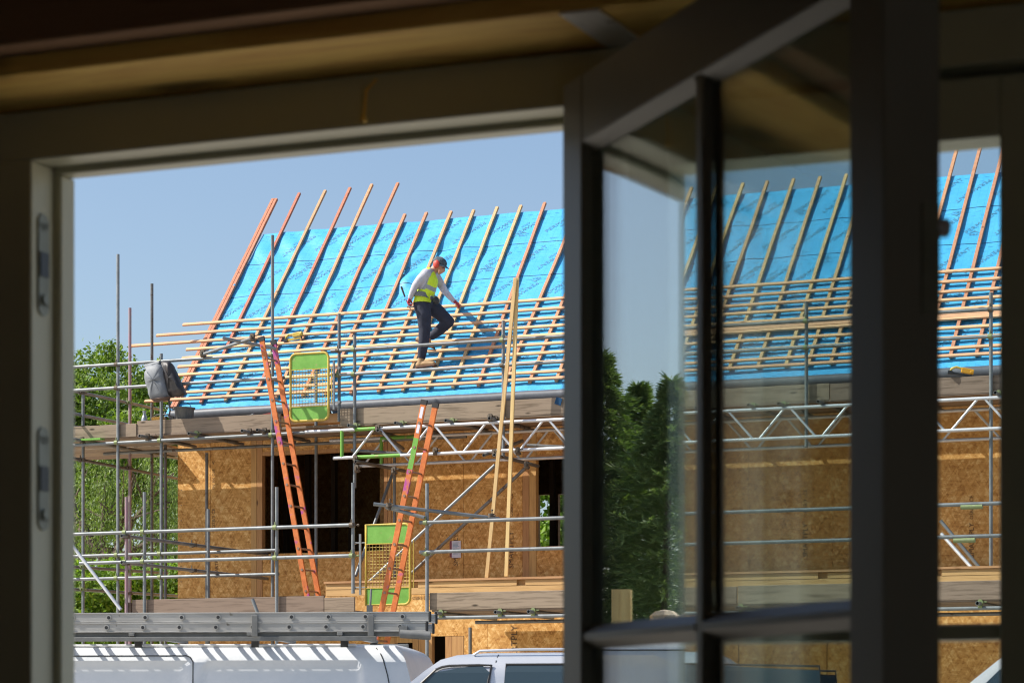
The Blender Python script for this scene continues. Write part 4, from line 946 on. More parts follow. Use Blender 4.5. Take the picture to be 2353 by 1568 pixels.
def build_van(label, fr, uR, group="white vans"):
    L_ = 5.0; uf = uR-L_; t = Thing("parked_van", label, "van", fr, (uR-L_/2, 1.0, 0), group)
    side = [(.30,.06),(.40,.02),(.75,0),(1.15,0),(1.45,.028),(1.75,.07),(1.86,.092),(1.92,.125),(1.955,.18)]
    st = [(.30,uf+.10),(.5,uf),(.8,uf+.02),(1.05,uf+.22),(1.15,uf+.75),(1.80,uf+1.55),(1.92,uf+1.85),(1.995,uf+2.1)]
    en = [(.30,uR-.0),(1.0,uR),(1.45,uR-.03),(1.71,uR-.075),(1.86,uR-.12),(1.92,uR-.15),(1.955,uR-.19),(1.995,uR-.28)]
    def ss_(x, a, b): x = max(0, min(1, (x-a)/(b-a))); return x*x*(3-2*x)
    def rec(u, z):
        r_ = 0
        for a, b in ((uf+2.15, uR-1.72), (uR-1.64, uR-.42)):
            r_ = max(r_, min(ss_(u, a, a+.05), 1-ss_(u, b-.05, b))*min(1-ss_(z, 1.815, 1.86), ss_(z, .62, .68)))
        return .022*r_-.010*(1-abs(2*min(1, max(0, (z-1.875)/.05))-1))*0
    mb = loft(side, st, en, 1.95, [(.30,1.972),(.6,1.985),(.975,1.99)], rec, 150); b_ = t.part("van_body", mb, M['white_paint'], smooth=38)
    sv = lambda z: interp(side, z)
    # seams and gutters
    mb = MB(); zsm = 1.895
    mb.sweep([(uf+2.05, sv(.5)-.001, .5), (uf+2.05, sv(1.2)-.001, 1.2), (uf+2.05, sv(zsm), zsm)], .0045, n=6)
    mb.sweep([(uf+2.05, sv(zsm)-.002, zsm), (uR-1.74, sv(zsm)-.002, zsm), (uR-1.71, sv(1.885)-.002, 1.885), (uR-1.685, sv(1.85)-.002, 1.85), (uR-1.68, sv(1.7)-.002, 1.70), (uR-1.68, sv(1.1)-.001, 1.1), (uR-1.68, sv(.45)-.001, .45)], .0045, n=6)
    mb.sweep([(interp(en, z)-.16, sv(z)-.001, z) for z in (1.95,1.9,1.86,1.75,1.6,1.4,1.1,.8,.5)], .0045, n=6); t.part("door_seam", mb, M['trim'], b_)
    mb = MB(); mb.sweep([(uf+2.0, .205, 1.972), (uR-.5, .205, 1.972)], .012, n=6); t.part("roof_gutter", mb, M['white_paint'], b_, smooth=50); mb = MB(); mb.sweep([(uf+2.0, 1.745, 1.972), (uR-.5, 1.745, 1.972)], .012, n=6); t.part("roof_gutter", mb, M['white_paint'], b_, smooth=50)
    def gl(poly, nm="side_window", off=-.006, mirror=False):
        t.part(nm, pane_rows(poly, sv, 1.95, mirror), M['car_glass'])
    for mi in (False, True): gl([(uf+.98,1.18),(uf+1.95,1.18),(uf+1.95,1.72),(uf+1.62,1.74),(uf+1.5,1.70)], mirror=mi)
    mb = MB(); mb.add([(uf+.76,.17,1.17),(uf+.76,1.78,1.17),(uf+1.50,1.68,1.76),(uf+1.50,.27,1.76)], [(0,1,2,3)]); mb.v = [(x-.012, y, z) for x, y, z in mb.v]; t.part("windscreen", mb, M['car_glass'])
    for v in (.35, 1.15): mb = MB(); mb.add([(uR+.004-.03, v, 1.3), (uR+.004-.03, v+.45, 1.3), (uR-.068, v+.45, 1.7), (uR-.068, v, 1.7)], [(0,1,2,3)]); mb.v = [(x+.012, y, z) for x, y, z in mb.v]; t.part("rear_window", mb, M['car_glass'])
    for v, s_ in ((0.03, 1), (1.92, -1)):
        for u in (uf+.85, uR-.95): wheel(t, u, v-s_*.02, s_)
    for v in (.04, 1.75): t.part("tail_lamp", MB().box((uR-.02, v, .85), (uR+.012, v+.14, 1.35)), M['lamp'], bevel=.01); t.part("headlamp", MB().box((uf-.01, v+.03, .72), (uf+.2, v+.16, .95)), M['headlamp'], bevel=.03)
    t.part("bumper", MB().box((uR-.05, .05, .32), (uR+.07, 1.9, .52)).box((uf-.05, .05, .3), (uf+.1, 1.9, .5)), M['trim'], bevel=.03)
    t.part("door_mirror", MB().box((uf+1.05, -.20, 1.16), (uf+1.15, -.02, 1.40)), M['trim'], bevel=.03)
    t.part("side_moulding", MB().box((uf+.3+1.0, -.016, .62), (uR-.1, .01, .68)), M['trim'], bevel=.005)
    return t
uRear = FV.P(944, 1562, .07).x+.075
van = build_van("white panel van in front of the house carrying ladders on its roof", FV, uRear)
VW = build_van("white panel van mostly hidden at the far right edge of the view", Frame(9, 0, 14.6), 0)
FR2 = Frame(9, 0, 14.6); un = FR2.P(2272, 1525, .3).x; VW.o.location = FR2.W((un-1.45+2.5, 1.0, 0))
FR3 = Frame(-40, 0, 16.6); V3 = build_van("white panel van parked to the left, seen only as a reflection in the open window", FR3, 3.9)
# rack and ladders on the van
rk = Thing("roof_rack", "grey steel roof rack bolted to the white van", "roof rack", FV, (uRear-2.5, .9, 1.98)); ua_ = uRear-4.3
for u_, (px) in ((0, 317.8), (1, 586), (2, 791)):
    p = FV.P(px, 1472, .2); 
    rk.part("foot", MB().box((p.x-.028, .19, 1.955), (p.x+.028, .235, 2.035)), M['trim'], bevel=.004); rk.part("foot", MB().box((p.x-.028, 1.715, 1.955), (p.x+.028, 1.76, 2.035)), M['trim'], bevel=.004)
    rk.part("cross_bar", MB().box((p.x-.02, -.02, 2.036), (p.x+.02, 1.85, 2.060)), M['tray'], bevel=.003)
ze = FV.P(870, 1462, .12)
rk.part("side_rail", MB().box((ua_, -.02, 1.998), (ze.x, .015, 2.030)), M['tray'], bevel=.004); rk.part("side_rail", MB().box((ua_, 1.80, 1.998), (ze.x, 1.835, 2.030)), M['tray'], bevel=.004)
rk.part("tray_rail", MB().box((ua_, .02, 2.030), (FV.P(955,1462,.12).x, .06, 2.0625)), M['tray'], bevel=.004)
mb = MB(); q = FV.P(965, 1447, .14); mb.tube((q.x-.12,-.06,2.045), (q.x+.10,-.06,2.03), .032, n=12); mb.box((q.x-.13,-.06,2.03), (q.x-.07,.1,2.10)); rk.part("roller_end", mb, M['tray'], smooth=40)
for px in (593, 858): p = FV.P(px, 1430, .1); rk.part("clamp", MB().box((p.x-.022, -.042, 2.03), (p.x+.022, -.028, 2.185)), M['tray'], bevel=.003)
p = FV.P(849, 1400, .35); rk.part("clamp_screw", MB().tube((p.x, .35, 2.19), (p.x+.012, .35, 2.19+.20), .008, n=8).box((p.x-.02, .33, 2.19), (p.x+.02, .37, 2.27)).box((p.x-.08,.3,2.195), (p.x+.06,.4,2.215)), M['tray'])
def alu_ladder(label, z0, px0, pxe, h=.070):
    v1, v2 = -.01, .41; e = FV.P(pxe, 1430, v1).x; s_ = uRear-4.6; t = Thing("aluminium_ladder", label, "ladder", FV, (e-1.5, .34, z0), "aluminium ladders on the van roof")
    hx = [FV.P(px0, 1420, v1).x]; 
    while hx[-1]-.27 > s_: hx.append(hx[-1]-.27)
    for va, vb in ((v1, v1+.026), (v2-.026, v2)):
        mb = MB(); mb.box((s_, va, z0+.003), (e, vb, z0+h-.003)); mb.box((s_, va-.004, z0), (e, va, z0+.008)); mb.box((s_, va-.004, z0+h-.010), (e, va, z0+h)); t.part("stile", mb, M['ladder_alu'], bevel=.002)
    for x in hx:
        mb = MB().tube((x, v1-.006, z0+h/2), (x, v2+.004, z0+h/2), .0155, n=12).tube((x, v1-.010, z0+h/2), (x, v1-.004, z0+h/2), .020, n=14).tube((x, v1-.0115, z0+h/2), (x, v1-.0098, z0+h/2), .0125, n=12, m=1)
        t.part("rung", mb, [M['ladder_alu'], M['trim']], smooth=40)
    t.part("end_cap", MB().box((e-.004, v1-.006, z0-.004), (e+.016, v1+.032, z0+h+.004)), M['rubber'], bevel=.008); t.part("end_cap", MB().box((e-.004, v2-.03, z0-.004), (e+.016, v2+.006, z0+h+.004)), M['rubber'], bevel=.008)
    return t
alu_ladder("lower of the two aluminium ladders stacked on the van roof rack", 2.0635, 919, 978); alu_ladder("upper of the two aluminium ladders stacked on the van roof rack", 2.136, 924.5, 985)

# silver car
def build_car():
    a = FS.P(946, 1568, .25); zA = a.z; uf = a.x-1.55; L_ = 3.9; uR_ = uf+L_
    t = Thing("parked_car", "silver people carrier with roof rails parked in front of the house", "car", FS, (uf+L_/2, .95, 0))
    zt_ = FS.P(1137, 1499, .6).z
    side = [(.28,.08),(.40,.02),(.65,0),(.98,0),(1.06,.03),(1.40,.13),(zt_-.12,.20),(zt_-.05,.25),(zt_-.02,.32)]
    st = [(.28,uf+.12),(.5,uf),(.8,uf+.03),(.95,uf+.12),(1.06,uf+.85),(zA,uf+1.55),(FS.P(1,1531,.25).z,uf+1.55+(FS.P(995,1531,.25).x-a.x)),(FS.P(1,1513,.25).z,FS.P(1025,1513,.3).x),(zt_,FS.P(1100,1499,.5).x)]
    en = [(.28,uR_-.03),(1.0,uR_),(zt_-.2,uR_-.25),(zt_,uR_-.5)]
    b_ = t.part("car_body", loft(side, st, en, 1.85, [(.6,zt_),(.925,zt_+.012)], None, 60), M['silver_paint'], smooth=40); sv = lambda z: interp(side, z)
    def onside(px, py):
        v = .15
        for _ in range(4): q = FS.P(px, py, v); v = sv(q.z)
        return (q.x, q.z)
    w1 = [onside(*q) for q in ((1002,1537),(1016,1531),(1034,1528),(1100,1526.5),(1130,1526.8),(1122,1568))]; w1 += [(w1[-1][0]-.02, 1.10), (w1[0][0]-.85, 1.10)]
    w1.append((onside(969,1568)[0], onside(969,1568)[1]))
    w2 = [onside(*q) for q in ((1164,1525),(1290,1523),(1300,1523))]; w2 = [w2[0], (w2[0][0]+1.0, w2[0][1]), (w2[0][0]+1.0, 1.10), (w2[0][0]-.02, 1.10)]
    w3 = [(w2[1][0]+.1, w2[0][1]), (w2[1][0]+.95, w2[0][1]-.02), (w2[1][0]+1.0, 1.12), (w2[1][0]+.1, 1.12)]
    for w_ in (w1, w2, w3):
        for mi in (False, True):
            g = t.part("side_window", pane_rows(w_, sv, 1.85, mi), M['car_glass'])
            mb = MB(); mb.sweep([(u, (1.85-sv(z)+.016) if mi else sv(z)-.017, z) for u, z in w_], .008, n=6, close=True); t.part("window_seal", mb, M['trim'], g)
    mb = MB(); iu, iz = w2[0][0]+.14, w2[0][1]-.12; mb.sweep([(x, sv(z)-.009, z) for x, z in ((iu, iz-.3), (iu, iz-.03), (iu+.03, iz), (iu+.67, iz), (iu+.70, iz-.03), (iu+.70, iz-.3))], .005, n=6); t.part("inner_window_frame", mb, M['trim'])
    mb = MB(); x0_ = interp(st, 1.10); mb.add([(x0_-.012,.14,1.10),(x0_-.012,1.71,1.10),(interp(st,zt_-.1)-.012,1.58,zt_-.1),(interp(st,zt_-.1)-.012,.27,zt_-.1)], [(0,1,2,3)]); t.part("windscreen", mb, M['car_glass'])
    for v in (.30, 1.55):
        ra = FS.P(1088, 1493, .3).x; mb = MB().sweep([(ra, v, zt_-.02), (ra+.04, v, zt_+.006), (ra+.35, v, zt_+.014), (uR_-.9, v, zt_+.014), (uR_-.7, v, zt_)], .009, n=8); t.part("roof_rail", mb, M['silver_paint'], smooth=50)
    q = FS.P(1140, 1500, .3); mb = MB(); mb.sweep([(q.x+.01, sv(z)-.001, z) for z in (zt_-.02, zt_-.06, 1.5, 1.1, .6, .4)], .004, n=6); t.part("door_seam", mb, M['trim'])
    for v, s_ in ((0.02, 1), (1.83, -1)):
        for u in (uf+.8, uR_-.85): wheel(t, u, v-s_*.02, s_)
    t.part("bumper", MB().box((uf-.04, .08, .3), (uf+.1, 1.77, .5)).box((uR_-.1, .08, .3), (uR_+.04, 1.77, .55)), M['trim'], bevel=.03)
    for v in (.05, 1.6): t.part("headlamp", MB().box((uf-.0, v, .66), (uf+.25, v+.2, .86)), M['headlamp'], bevel=.04); t.part("tail_lamp", MB().box((uR_-.15, v, .9), (uR_+.0, v+.14, 1.2)), M['lamp'], bevel=.02)
    t.part("door_mirror", MB().box((w1[0][0]-.1, -.18, 1.12), (w1[0][0]+.02, -.0, 1.28)), M['silver_paint'], bevel=.03)
build_car()

# ------------------------------------------------------------------ VEGETATION
def leaf_cloud(blobs, nclump, per, spread, ls, rnd, flat=.6, asp=.55):
    vs = []; fs = []; tot = sum(b[1][0]*b[1][1]*b[1][2] for b in blobs)
    for (c, r) in blobs:
        for _ in range(max(1, int(nclump*r[0]*r[1]*r[2]/tot))):
            d = Vector((rnd.gauss(0,1), rnd.gauss(0,1), rnd.gauss(0,1))).normalized(); k = rnd.uniform(.45, 1.0)**.6
            cc = Vector(c)+Vector((d.x*r[0], d.y*r[1], d.z*r[2]))*k; sp_ = spread*rnd.uniform(.6, 1.4)
            for _ in range(per):
                p = cc+Vector((rnd.gauss(0, sp_), rnd.gauss(0, sp_), rnd.gauss(0, sp_*flat)))
                n_ = (Vector((rnd.gauss(0,1), rnd.gauss(0,1), rnd.gauss(.5,.8)))+d*.6).normalized(); x = n_.orthogonal().normalized(); a = rnd.uniform(0, 6.28)
                y = n_.cross(x); t1 = x*math.cos(a)+y*math.sin(a); t2 = n_.cross(t1); s_ = ls*rnd.uniform(.6, 1.35); o = len(vs)
                vs += [tuple(p-t1*s_), tuple(p+t2*s_*asp-n_*s_*.15), tuple(p+t1*s_), tuple(p-t2*s_*asp-n_*s_*.15)]; fs.append((o, o+1, o+2, o+3))
    return vs, fs
def tree(name, label, cat, base, trunk_h, r0, limbs, leaves, m_leaf, group=None):
    t = Thing(name, label, cat, WD, base, group); b = Vector(base); rnd = random.Random(hash(label) % 999 if False else len(label)); mb = MB()
    top = b+Vector((0,0,trunk_h)); pts = [b, b+Vector((.08,.05,trunk_h*.5)), top]; mb.sweep(pts, [r0, r0*.75, r0*.5], n=9)
    for q in limbs:
        q = Vector(q); s_ = b+Vector((0,0,trunk_h*rnd.uniform(.55, 1))); md = s_.lerp(q, .5)+Vector((rnd.uniform(-.3,.3), rnd.uniform(-.3,.3), rnd.uniform(0,.3)))
        mb.sweep([s_, md, q], [r0*.35, r0*.2, r0*.06], n=6)
        for _ in range(4):
            e = md.lerp(q, rnd.random())+Vector((rnd.uniform(-.9,.9), rnd.uniform(-.9,.9), rnd.uniform(-.4,.8))); mb.sweep([md.lerp(q, .3), e], [r0*.1, r0*.02], n=5)
    t.part("trunk", mb, M['bark'], smooth=60); mb = MB(); mb.v, mb.f = leaves; mb.m = [0]*len(mb.f); t.part("crown", mb, M[m_leaf]); return t
def at(px, py, Y): return Vector(((px-HX)/FPX*Y, Y, CZ+(HY-py)/FPX*Y))
rnd = random.Random(3)
c = at(250, 900, 56); blobs = [(c+Vector((0,0,-.2)), (1.35,1.5,1.15)), (c+Vector((-1.6,0,-.3)), (1.4,1.4,1.15)), (c+Vector((1.0,.4,-.5)), (1.1,1.2,.95)), (c+Vector((-.5,0,-1.7)), (2.2,1.7,1.3)), (c+Vector((-3.2,0,-.8)), (1.4,1.5,1.4)), (c+Vector((1.9,1,-1.6)), (1.2,1.2,1.1))]
tree("broadleaf_tree", "round green broadleaf tree behind the left end of the upper scaffold platform", "tree", (c.x-.5, c.y, 0), 5.6, .30, [b[0] for b in blobs], leaf_cloud(blobs, 800, 90, .17, .052, rnd), 'leaf')
# willow: hanging strands
rnd = random.Random(5); c = at(250, 1120, 50); vs = []; fs = []; limbs = []
tufts = [(rnd.uniform(0, 6.28), rnd.random()**.5, rnd.uniform(-.5,.3)) for _ in range(52)]
for k in range(760):
    a, rr, tz = rnd.choice(tufts); a += rnd.gauss(0,.09); rr += rnd.gauss(0,.05); top = Vector((c.x-.3+2.3*rr*math.cos(a), c.y+1.8*rr*math.sin(a), c.z+.9-1.3*rr*rr+tz+rnd.uniform(-.15,.15))); L_ = rnd.uniform(1.0, 2.6); sw = Vector((rnd.uniform(-.12,.18), rnd.uniform(-.1,.1), 0)); n_ = int(L_*17)
    if k % 90 == 0: limbs.append(top)
    for j in range(n_):
        f_ = j/n_; p = top+sw*(f_*2)+Vector((.05*math.sin(f_*5+k), 0, -L_*f_)); d = Vector((rnd.gauss(0,.6), rnd.gauss(0,.6), -1)).normalized(); s_ = rnd.uniform(.05, .10); x = d.orthogonal().normalized(); x = (x*math.cos(k+j)+d.cross(x)*math.sin(k+j))*.013
        o = len(vs); vs += [tuple(p), tuple(p+d*s_*.5+x), tuple(p+d*s_), tuple(p+d*s_*.5-x)]; fs.append((o, o+1, o+2, o+3))
tree("willow_tree", "weeping willow with hanging pale green strands behind the left of the scaffold", "tree", (c.x, c.y, 0), 4.8, .28, limbs, (vs, fs), 'willow')
rnd = random.Random(8); c = at(385, 1120, 54); blobs = [(c+Vector((-.6,0,.9)), (.9,1,.7)), (c+Vector((.2,0,-.9)), (.8,.9,.7)), (c+Vector((-1.6,0,-.2)), (.8,.9,1.2)), (c+Vector((.9,0,.4)), (.8,.8,1.2))]
tree("broadleaf_tree", "dark gappy broadleaf tree against the corner of the house with sky showing through", "tree", (c.x+.3, c.y, 0), 4.5, .22, [b[0] for b in blobs], leaf_cloud(blobs, 190, 80, .16, .055, rnd), 'leaf')
rnd = random.Random(9)
for i, (px, lab, w_) in enumerate(((215, "bright green leafy bush at far left behind the low scaffold tubes", 1.3), (352, "bright green leafy bush left of the house corner behind the low scaffold tubes", 1.25))):
    c = at(px, 1345, 46.5+i); blobs = [(c, (w_,.8,.42)), (c+Vector((.2,0,-.9)), (w_,.9,.8)), (c+Vector((-.5,.2,.12)), (.5,.5,.35))]
    tree("leafy_bush", lab, "bush", (c.x, c.y, 0), 2.2, .10, [b[0] for b in blobs], leaf_cloud(blobs, 210, 70, .12, .05, rnd), 'hedge', "bushes behind the scaffold")
rnd = random.Random(10); c = at(1268, 1205, 52); blobs = [(c, (1.2,1,1.1)), (c+Vector((.6,0,-1.2)), (1.2,1,1))]
tree("broadleaf_tree", "bright tree seen through the right hand window opening of the house", "tree", (c.x, c.y, 0), 4.2, .2, [b[0] for b in blobs], leaf_cloud(blobs, 150, 60, .16, .085, rnd), 'hedge')
# more trees along the far boundary so other views find something behind the house
rnd = random.Random(12)
for i, (x, y, s_, lab) in enumerate(((-17, 60, 1.0, "distant round tree beyond the left end of the site"), (14, 60, 1.2, "distant round tree beyond the right end of the site"))):
    c = Vector((x, y, 4.6)); blobs = [(c, (2.6,2,1.9)), (c+Vector((1.2,0,-.8)), (2,1.8,1.5)), (c+Vector((-1.5,0,-.5)), (1.8,1.6,1.4))]
    tree("broadleaf_tree", lab, "tree", (x, y, 0), 4, .3, [b[0] for b in blobs], leaf_cloud(blobs, 160, 40, .3, .16, rnd), 'leaf')
# conifers mirrored in the open window
g0, gd, gp = Vector((.15, 2.7, 0)), Vector((-.690, .724, 0)), Vector((.724, .690, 0))
rnd = random.Random(15); specs = ((31.5,.38,6.0,""),(32.4,1.35,6.5,""),(33.2,.85,6.15,""))
labs = ["conifer mirrored in the open window, the right one of the two pointed tops", "conifer mirrored in the open window, the left one of the two pointed tops", "lower conifer mirrored in the dip between the two pointed conifer tops"]
for (r_, off, H_, _), lab in zip(specs, labs):
    b = g0+gd*r_+gp*off; vs = []; fs = []
    for k in range(800):
        h_ = rnd.random()**.8; z = .3+h_*(H_-.35); rad = min(1.0, (1.0-h_)*2.6)*1.0+.06; a = rnd.uniform(0, 6.28); d = Vector((math.cos(a), math.sin(a), rnd.uniform(-.05,.35))).normalized(); L_ = rad*rnd.choice((.7,.9,1.0,1.1,1.45))*rnd.uniform(.9,1.1); st_ = b+Vector((0,0,z))
        for j in range(46):
            f_ = rnd.uniform(.1, 1); p = st_+d*L_*f_+Vector((0,0,-.18*f_*f_)); e = (d+Vector((rnd.gauss(0,.45), rnd.gauss(0,.45), rnd.gauss(-.05,.35)))).normalized(); s_ = rnd.uniform(.08, .19)*(1.2-f_*.4); x = e.cross(Vector((rnd.gauss(0,1), rnd.gauss(0,1), rnd.gauss(0,1)))).normalized()*.011
            o = len(vs); vs += [tuple(p), tuple(p+e*s_*.55+x), tuple(p+e*s_), tuple(p+e*s_*.55-x)]; fs.append((o, o+1, o+2, o+3))
    tree("conifer", lab, "conifer", tuple(b), H_*.9, .07, [], (vs, fs), 'conifer', "row of conifers left of the site")
t = Thing("stone_stack", "stack of rubble stones with a timber post mirrored low in the open window", "stone stack", Frame(-43.6, 0, 0), (0, 0, 0)); sb = g0+gd*24; FSt = Frame(-43.6, 0, 0)
t.o.location = (sb.x, sb.y, 0); mb = MB(); rnd = random.Random(21)
for j in range(16):
    x = -2.2+rnd.uniform(0, .2)
    while x < .55:
        w_ = rnd.uniform(.22, .42); z = .08+j*.16
        if z < 2.2 or rnd.random() < .7: mb.ball((x+w_/2, rnd.uniform(-.05,.05), z), (w_*.54, .2, .095), nu=8, nv=5)
        x += w_
t.part("stones", mb, M['stone']); t.part("post", MB().box((.68,-.12,0), (.88,.12,2.78)), M['pale'])

# ------------------------------------------------------------------ OUR ROOM AND ITS WINDOW
ZH = CZ+.675
win = Thing("window", "sage painted timber window with one sash open inward and one fixed sash", "window", FW, (-1.1, 2.68, CZ-.5)); ZS = CZ-.62; v0, v1, v2 = 2.64, 2.69, 2.722
uJ, uM0, uM1, uRr, uRe = -1.752, -1.112, -1.045, -.500, -.43
uM0 = FW.P(1291, 300, 2.644).x; uMr = FW.P(1577, 900, 2.722).x; uSr = FW.P(2297, 800, 2.664).x
fz = lambda py, px, v: FW.P(px, py, v).z
zh1, zh2 = fz(245,1290,v0), fz(305,1290,v2)
mb = MB()
mb.box((uJ-.09, v0, ZS), (uJ, v1, zh1)); mb.box((uJ-.09, v1-.0, ZS), (uJ+.010, v2, zh2)); mb.box((uJ-.09,v0,zh1), (uSr+.10,v1,ZH+.065)); mb.box((uJ-.09,v1,zh2+.0005), (uSr+.10,v2,ZH+.06))
jamb = win.part("frame", mb, M['frame'], bevel=.003)
mb = MB(); mb.box((uM0, v0+.004, ZS), (uM0+.07, v2-.001, ZH-.001)); win.part("mullion", mb, M['frame'], bevel=.003)
mb = MB(); mb.box((uJ-.09, v0-.03, ZS-.06), (uSr+.10, v2+.05, ZS)); win.part("sill", mb, M['frame'], bevel=.004)
def keep(py0, py1):
    a, b = FW.PU(92, py0, uJ), FW.PU(112, py1, uJ); z0, z1 = b.z, a.z; vm = 2.664; mb = MB(); mb.box((uJ-.001, vm-.011, z0+.011), (uJ+.0025, vm+.011, z1-.011)); mb.tube((uJ-.001, vm, z0+.011), (uJ+.0025, vm, z0+.011), .011, n=12); mb.tube((uJ-.001, vm, z1-.011), (uJ+.0025, vm, z1-.011), .011, n=12)
    mb.box((uJ, vm-.009, z0+(z1-z0)*.38), (uJ+.004, vm+.009, z0+(z1-z0)*.62), 1); mb.tube((uJ, vm, z0+.02), (uJ+.006, vm, z0+.02), .006, n=10); win.part("lock_keep", mb, [M['keep'], M['trim']], jamb)
keep(490, 730); keep(980, 1220)
# fixed sash
zr = fz(343, 2290, v2); zb0, zb1 = fz(1472,2230,v2), fz(1436,2230,v2)
mb = MB(); mb.box((uM0+.072, v1-.03, ZS), (uMr, v2-.003, ZH-.002)); mb.box((uSr, v1-.03, ZS), (uSr+.075, v2-.003, ZH-.002)); mb.box((uMr, v1-.03, zr), (uSr, v2-.003, ZH-.002)); mb.box((uMr, v1-.015, zb0), (uSr, v2-.004, zb1))
fxs = win.part("fixed_sash", mb, M['frame'], bevel=.003); win.part("glass_pane", MB().box((uMr, v1+.005, ZS), (uSr, v1+.009, zr)), M['glass'], fxs)
mb = MB(); mb.box((uSr+.077, v0, ZS), (uSr+.16, v2-.002, ZH)); win.part("right_jamb", mb, M['frame'])
# open sash, built along its own line, hinge on the mullion
H0 = Vector((.0558, 2.82, 0)); sd_ = Vector((.336, -.942, 0)).normalized(); tn = Vector((.942, .336, 0)).normalized()
class SashF:
    th = -math.atan2(sd_.y, sd_.x)
    def W(s, p): return H0+sd_*p[0]+tn*p[1]+Vector((0,0,p[2]))
    # u along the sash, v towards its room side
SF = SashF()
def spart(name, mb, m_, parent, bevel=0):
    vs = [FW_inv(SF.W(v)) for v in mb.v]; mb.v = vs; return win.part(name, mb, m_, parent, bevel=bevel)
def FW_inv(p): return (FW.c*p.x-FW.s*p.y, FW.s*p.x+FW.c*p.y, p.z)
zT, zTi, zBr1, zBr0, Lw, TH = CZ+.697, CZ+.6237, CZ+.1001, CZ+.0857, .744, .0527
mb = MB(); mb.box((0,0,ZS+.01), (.0552,.026,zT)); mb.box((0,.026,ZS+.01), (.034,TH,zT)); mb.box((.682,0,ZS+.01), (Lw,TH,zT)); mb.box((.0552,.0005,zTi), (.682,.0255,zT-.0005)); mb.box((.034,.0255,zTi+.022), (.682,TH-.0005,zT-.0005)); mb.box((.0552,.0005,ZS+.0105), (.682,TH-.0005,ZS+.11))
sash = spart("open_sash", mb, M['frame_dark'], None, .002)
mb = MB(); mb.box((.3523,.003,ZS+.11), (.3696,.027,zTi)); spart("glazing_bar", mb, M['frame_dark'], sash, .002)
mb = MB()
for a, b in ((.0552,.3523),(.3696,.682)):
    mb.add([(a,.002,zBr0+.004),(b,.002,zBr0+.004),(b,.002,zBr1-.004),(a,.002,zBr1-.004),(a,.013,zBr0-.006),(b,.013,zBr0-.006),(b,.013,zBr1+.006),(a,.013,zBr1+.006),(a,.030,zBr0),(b,.030,zBr0),(b,.030,zBr1),(a,.030,zBr1)],
           [(0,3,2,1),(3,7,6,2),(7,11,10,6),(0,1,5,4),(4,5,9,8),(8,9,10,11),(0,4,7,3),(4,8,11,7),(1,2,6,5),(5,6,10,9)])
spart("glazing_bar", mb, M['frame_dark'], sash)
mb = MB()      # sloping glazing beads under the top rail and down the stiles
for a, b in ((.0552,.3523),(.3696,.682)):
    mb.add([(a,.001,zTi),(b,.001,zTi),(b-.010,.0125,zTi-.012),(a+.010,.0125,zTi-.012),(a,.0125,zTi),(b,.0125,zTi)], [(0,3,2,1),(3,4,5,2),(0,4,3),(1,2,5),(0,1,5,4)])
spart("glazing_bead", mb, M['frame_dark'], sash)
for a, b in ((.0552,.3523),(.3696,.682)):
    for z0, z1 in ((ZS+.11, zBr0), (zBr1, zTi)):
        spart("glass_pane", MB().box((a, .0135, z0), (b, .0165, z1)), M['glass'], sash); spart("glass_pane", MB().box((a, .0205, z0), (b, .0235, z1)), M['glass'], sash)
za_, zb_ = CZ+(HY-460)/FPX*2.12, CZ+(HY-720)/FPX*2.12; zk = CZ+(HY-512)/FPX*2.12
spart("lock_plate", MB().box((Lw-.001,TH-.018,zb_), (Lw+.003,TH-.002,za_)), M['keep'], sash)
spart("lock_roller", MB().tube((Lw-.004,TH-.004,zk), (Lw-.004,TH+.008,zk), .008, n=12), M['paper'], sash)
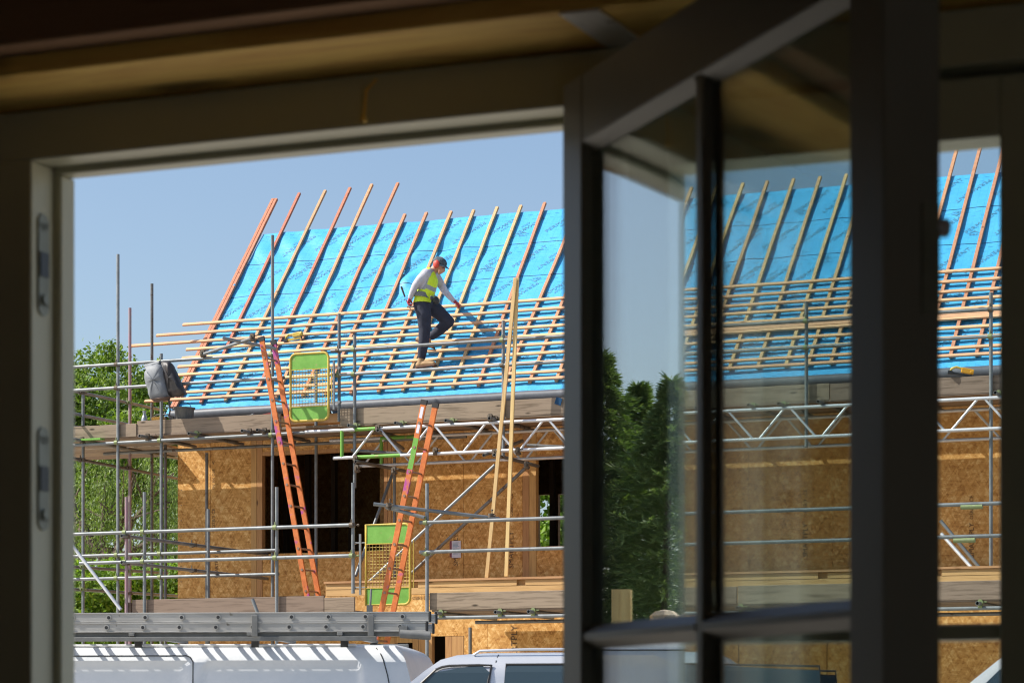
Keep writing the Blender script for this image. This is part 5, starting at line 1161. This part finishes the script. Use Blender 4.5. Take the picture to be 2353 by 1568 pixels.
# room shell
def W3(*a): return a
mb = MB(); mb.box((-3.4, v0+.03, 0), (uJ-.09, 2.86, 2.55)); mb.box((uSr+.16, v0+.03, 0), (2.6, 2.86, 2.55)); mb.box((uJ-.09, v0+.03, 0), (uSr+.16, 2.86, ZS-.06)); mb.box((uJ-.09, v2+.001, ZH+.06), (uSr+.16, 2.86, 2.55))
struct("wall", mb, M['plaster'], FW)
mb = MB(); mb.box((-3.5, -3, 0), (-3.4, 2.86, 2.55)); mb.box((2.6, -3, 0), (2.7, -2.2, 2.55)); mb.box((2.6, -.4, 0), (2.7, 2.86, 2.55)); mb.box((2.6, -2.2, 2.1), (2.7, -.4, 2.55)); mb.box((-3.5, -3.1, 0), (2.7, -3, 2.55)); struct("wall", mb, M['plaster'], FW)  # gap in the right wall is an unseen opening added to let daylight in
struct("ceiling", MB().box((-3.5, -3.1, 2.56), (2.7, 2.86, 2.66)), M['joist'], FW); struct("floor", MB().box((-3.4, -3, .002), (2.6, 2.64, .02)), M['plaster'], FW)
lt = Thing("lintel_beam", "knotty timber lintel over the window with a nailed metal strap underneath", "lintel", FW, (-1, 2.55, CZ+.74)); zl = CZ+.742
vL = FW.P(700, 95, 0); kk = (HY-95)/FPX; rx = (700-HX)/FPX; t_ = .742/kk; vl0 = t_*(rx*FW.s+FW.c)
kk = (HY-205)/FPX; t_ = .742/kk; vl1 = t_*(rx*FW.s+FW.c)
lt.part("beam", MB().box((-3.4, vl0, zl), (.9, vl1, zl+.20)), M['lintel'], bevel=.004)
lt.part("inner_beam", MB().box((-3.4, vl0-.05, zl+.02), (.9, vl0-.001, zl+.30)), M['joist'], bevel=.004)
lt.part("packing_strip", MB().box((-3.4, vl1+.001, zl-.008), (.9, v2+.06, zl+.10)), M['joist'])
us_ = -.985; lt.part("metal_strap", MB().box((us_-.022, vl0+.004, zl-.0025), (us_+.022, vl1-.004, zl+.001)), M['strap'])
q = FW.P(845, 210, v0-.004); solo("wire_hook", MB().sweep([(q.x+.012, v0-.006, q.z+.012), (q.x, v0-.008, q.z), (q.x-.003, v0-.008, q.z-.03)], .0018, n=6).ball((q.x-.003, v0-.008, q.z-.033), .0035), M['lintel'], "short brown wire hanging on the window head above the opening", "wire", FW, (q.x, v0, q.z))
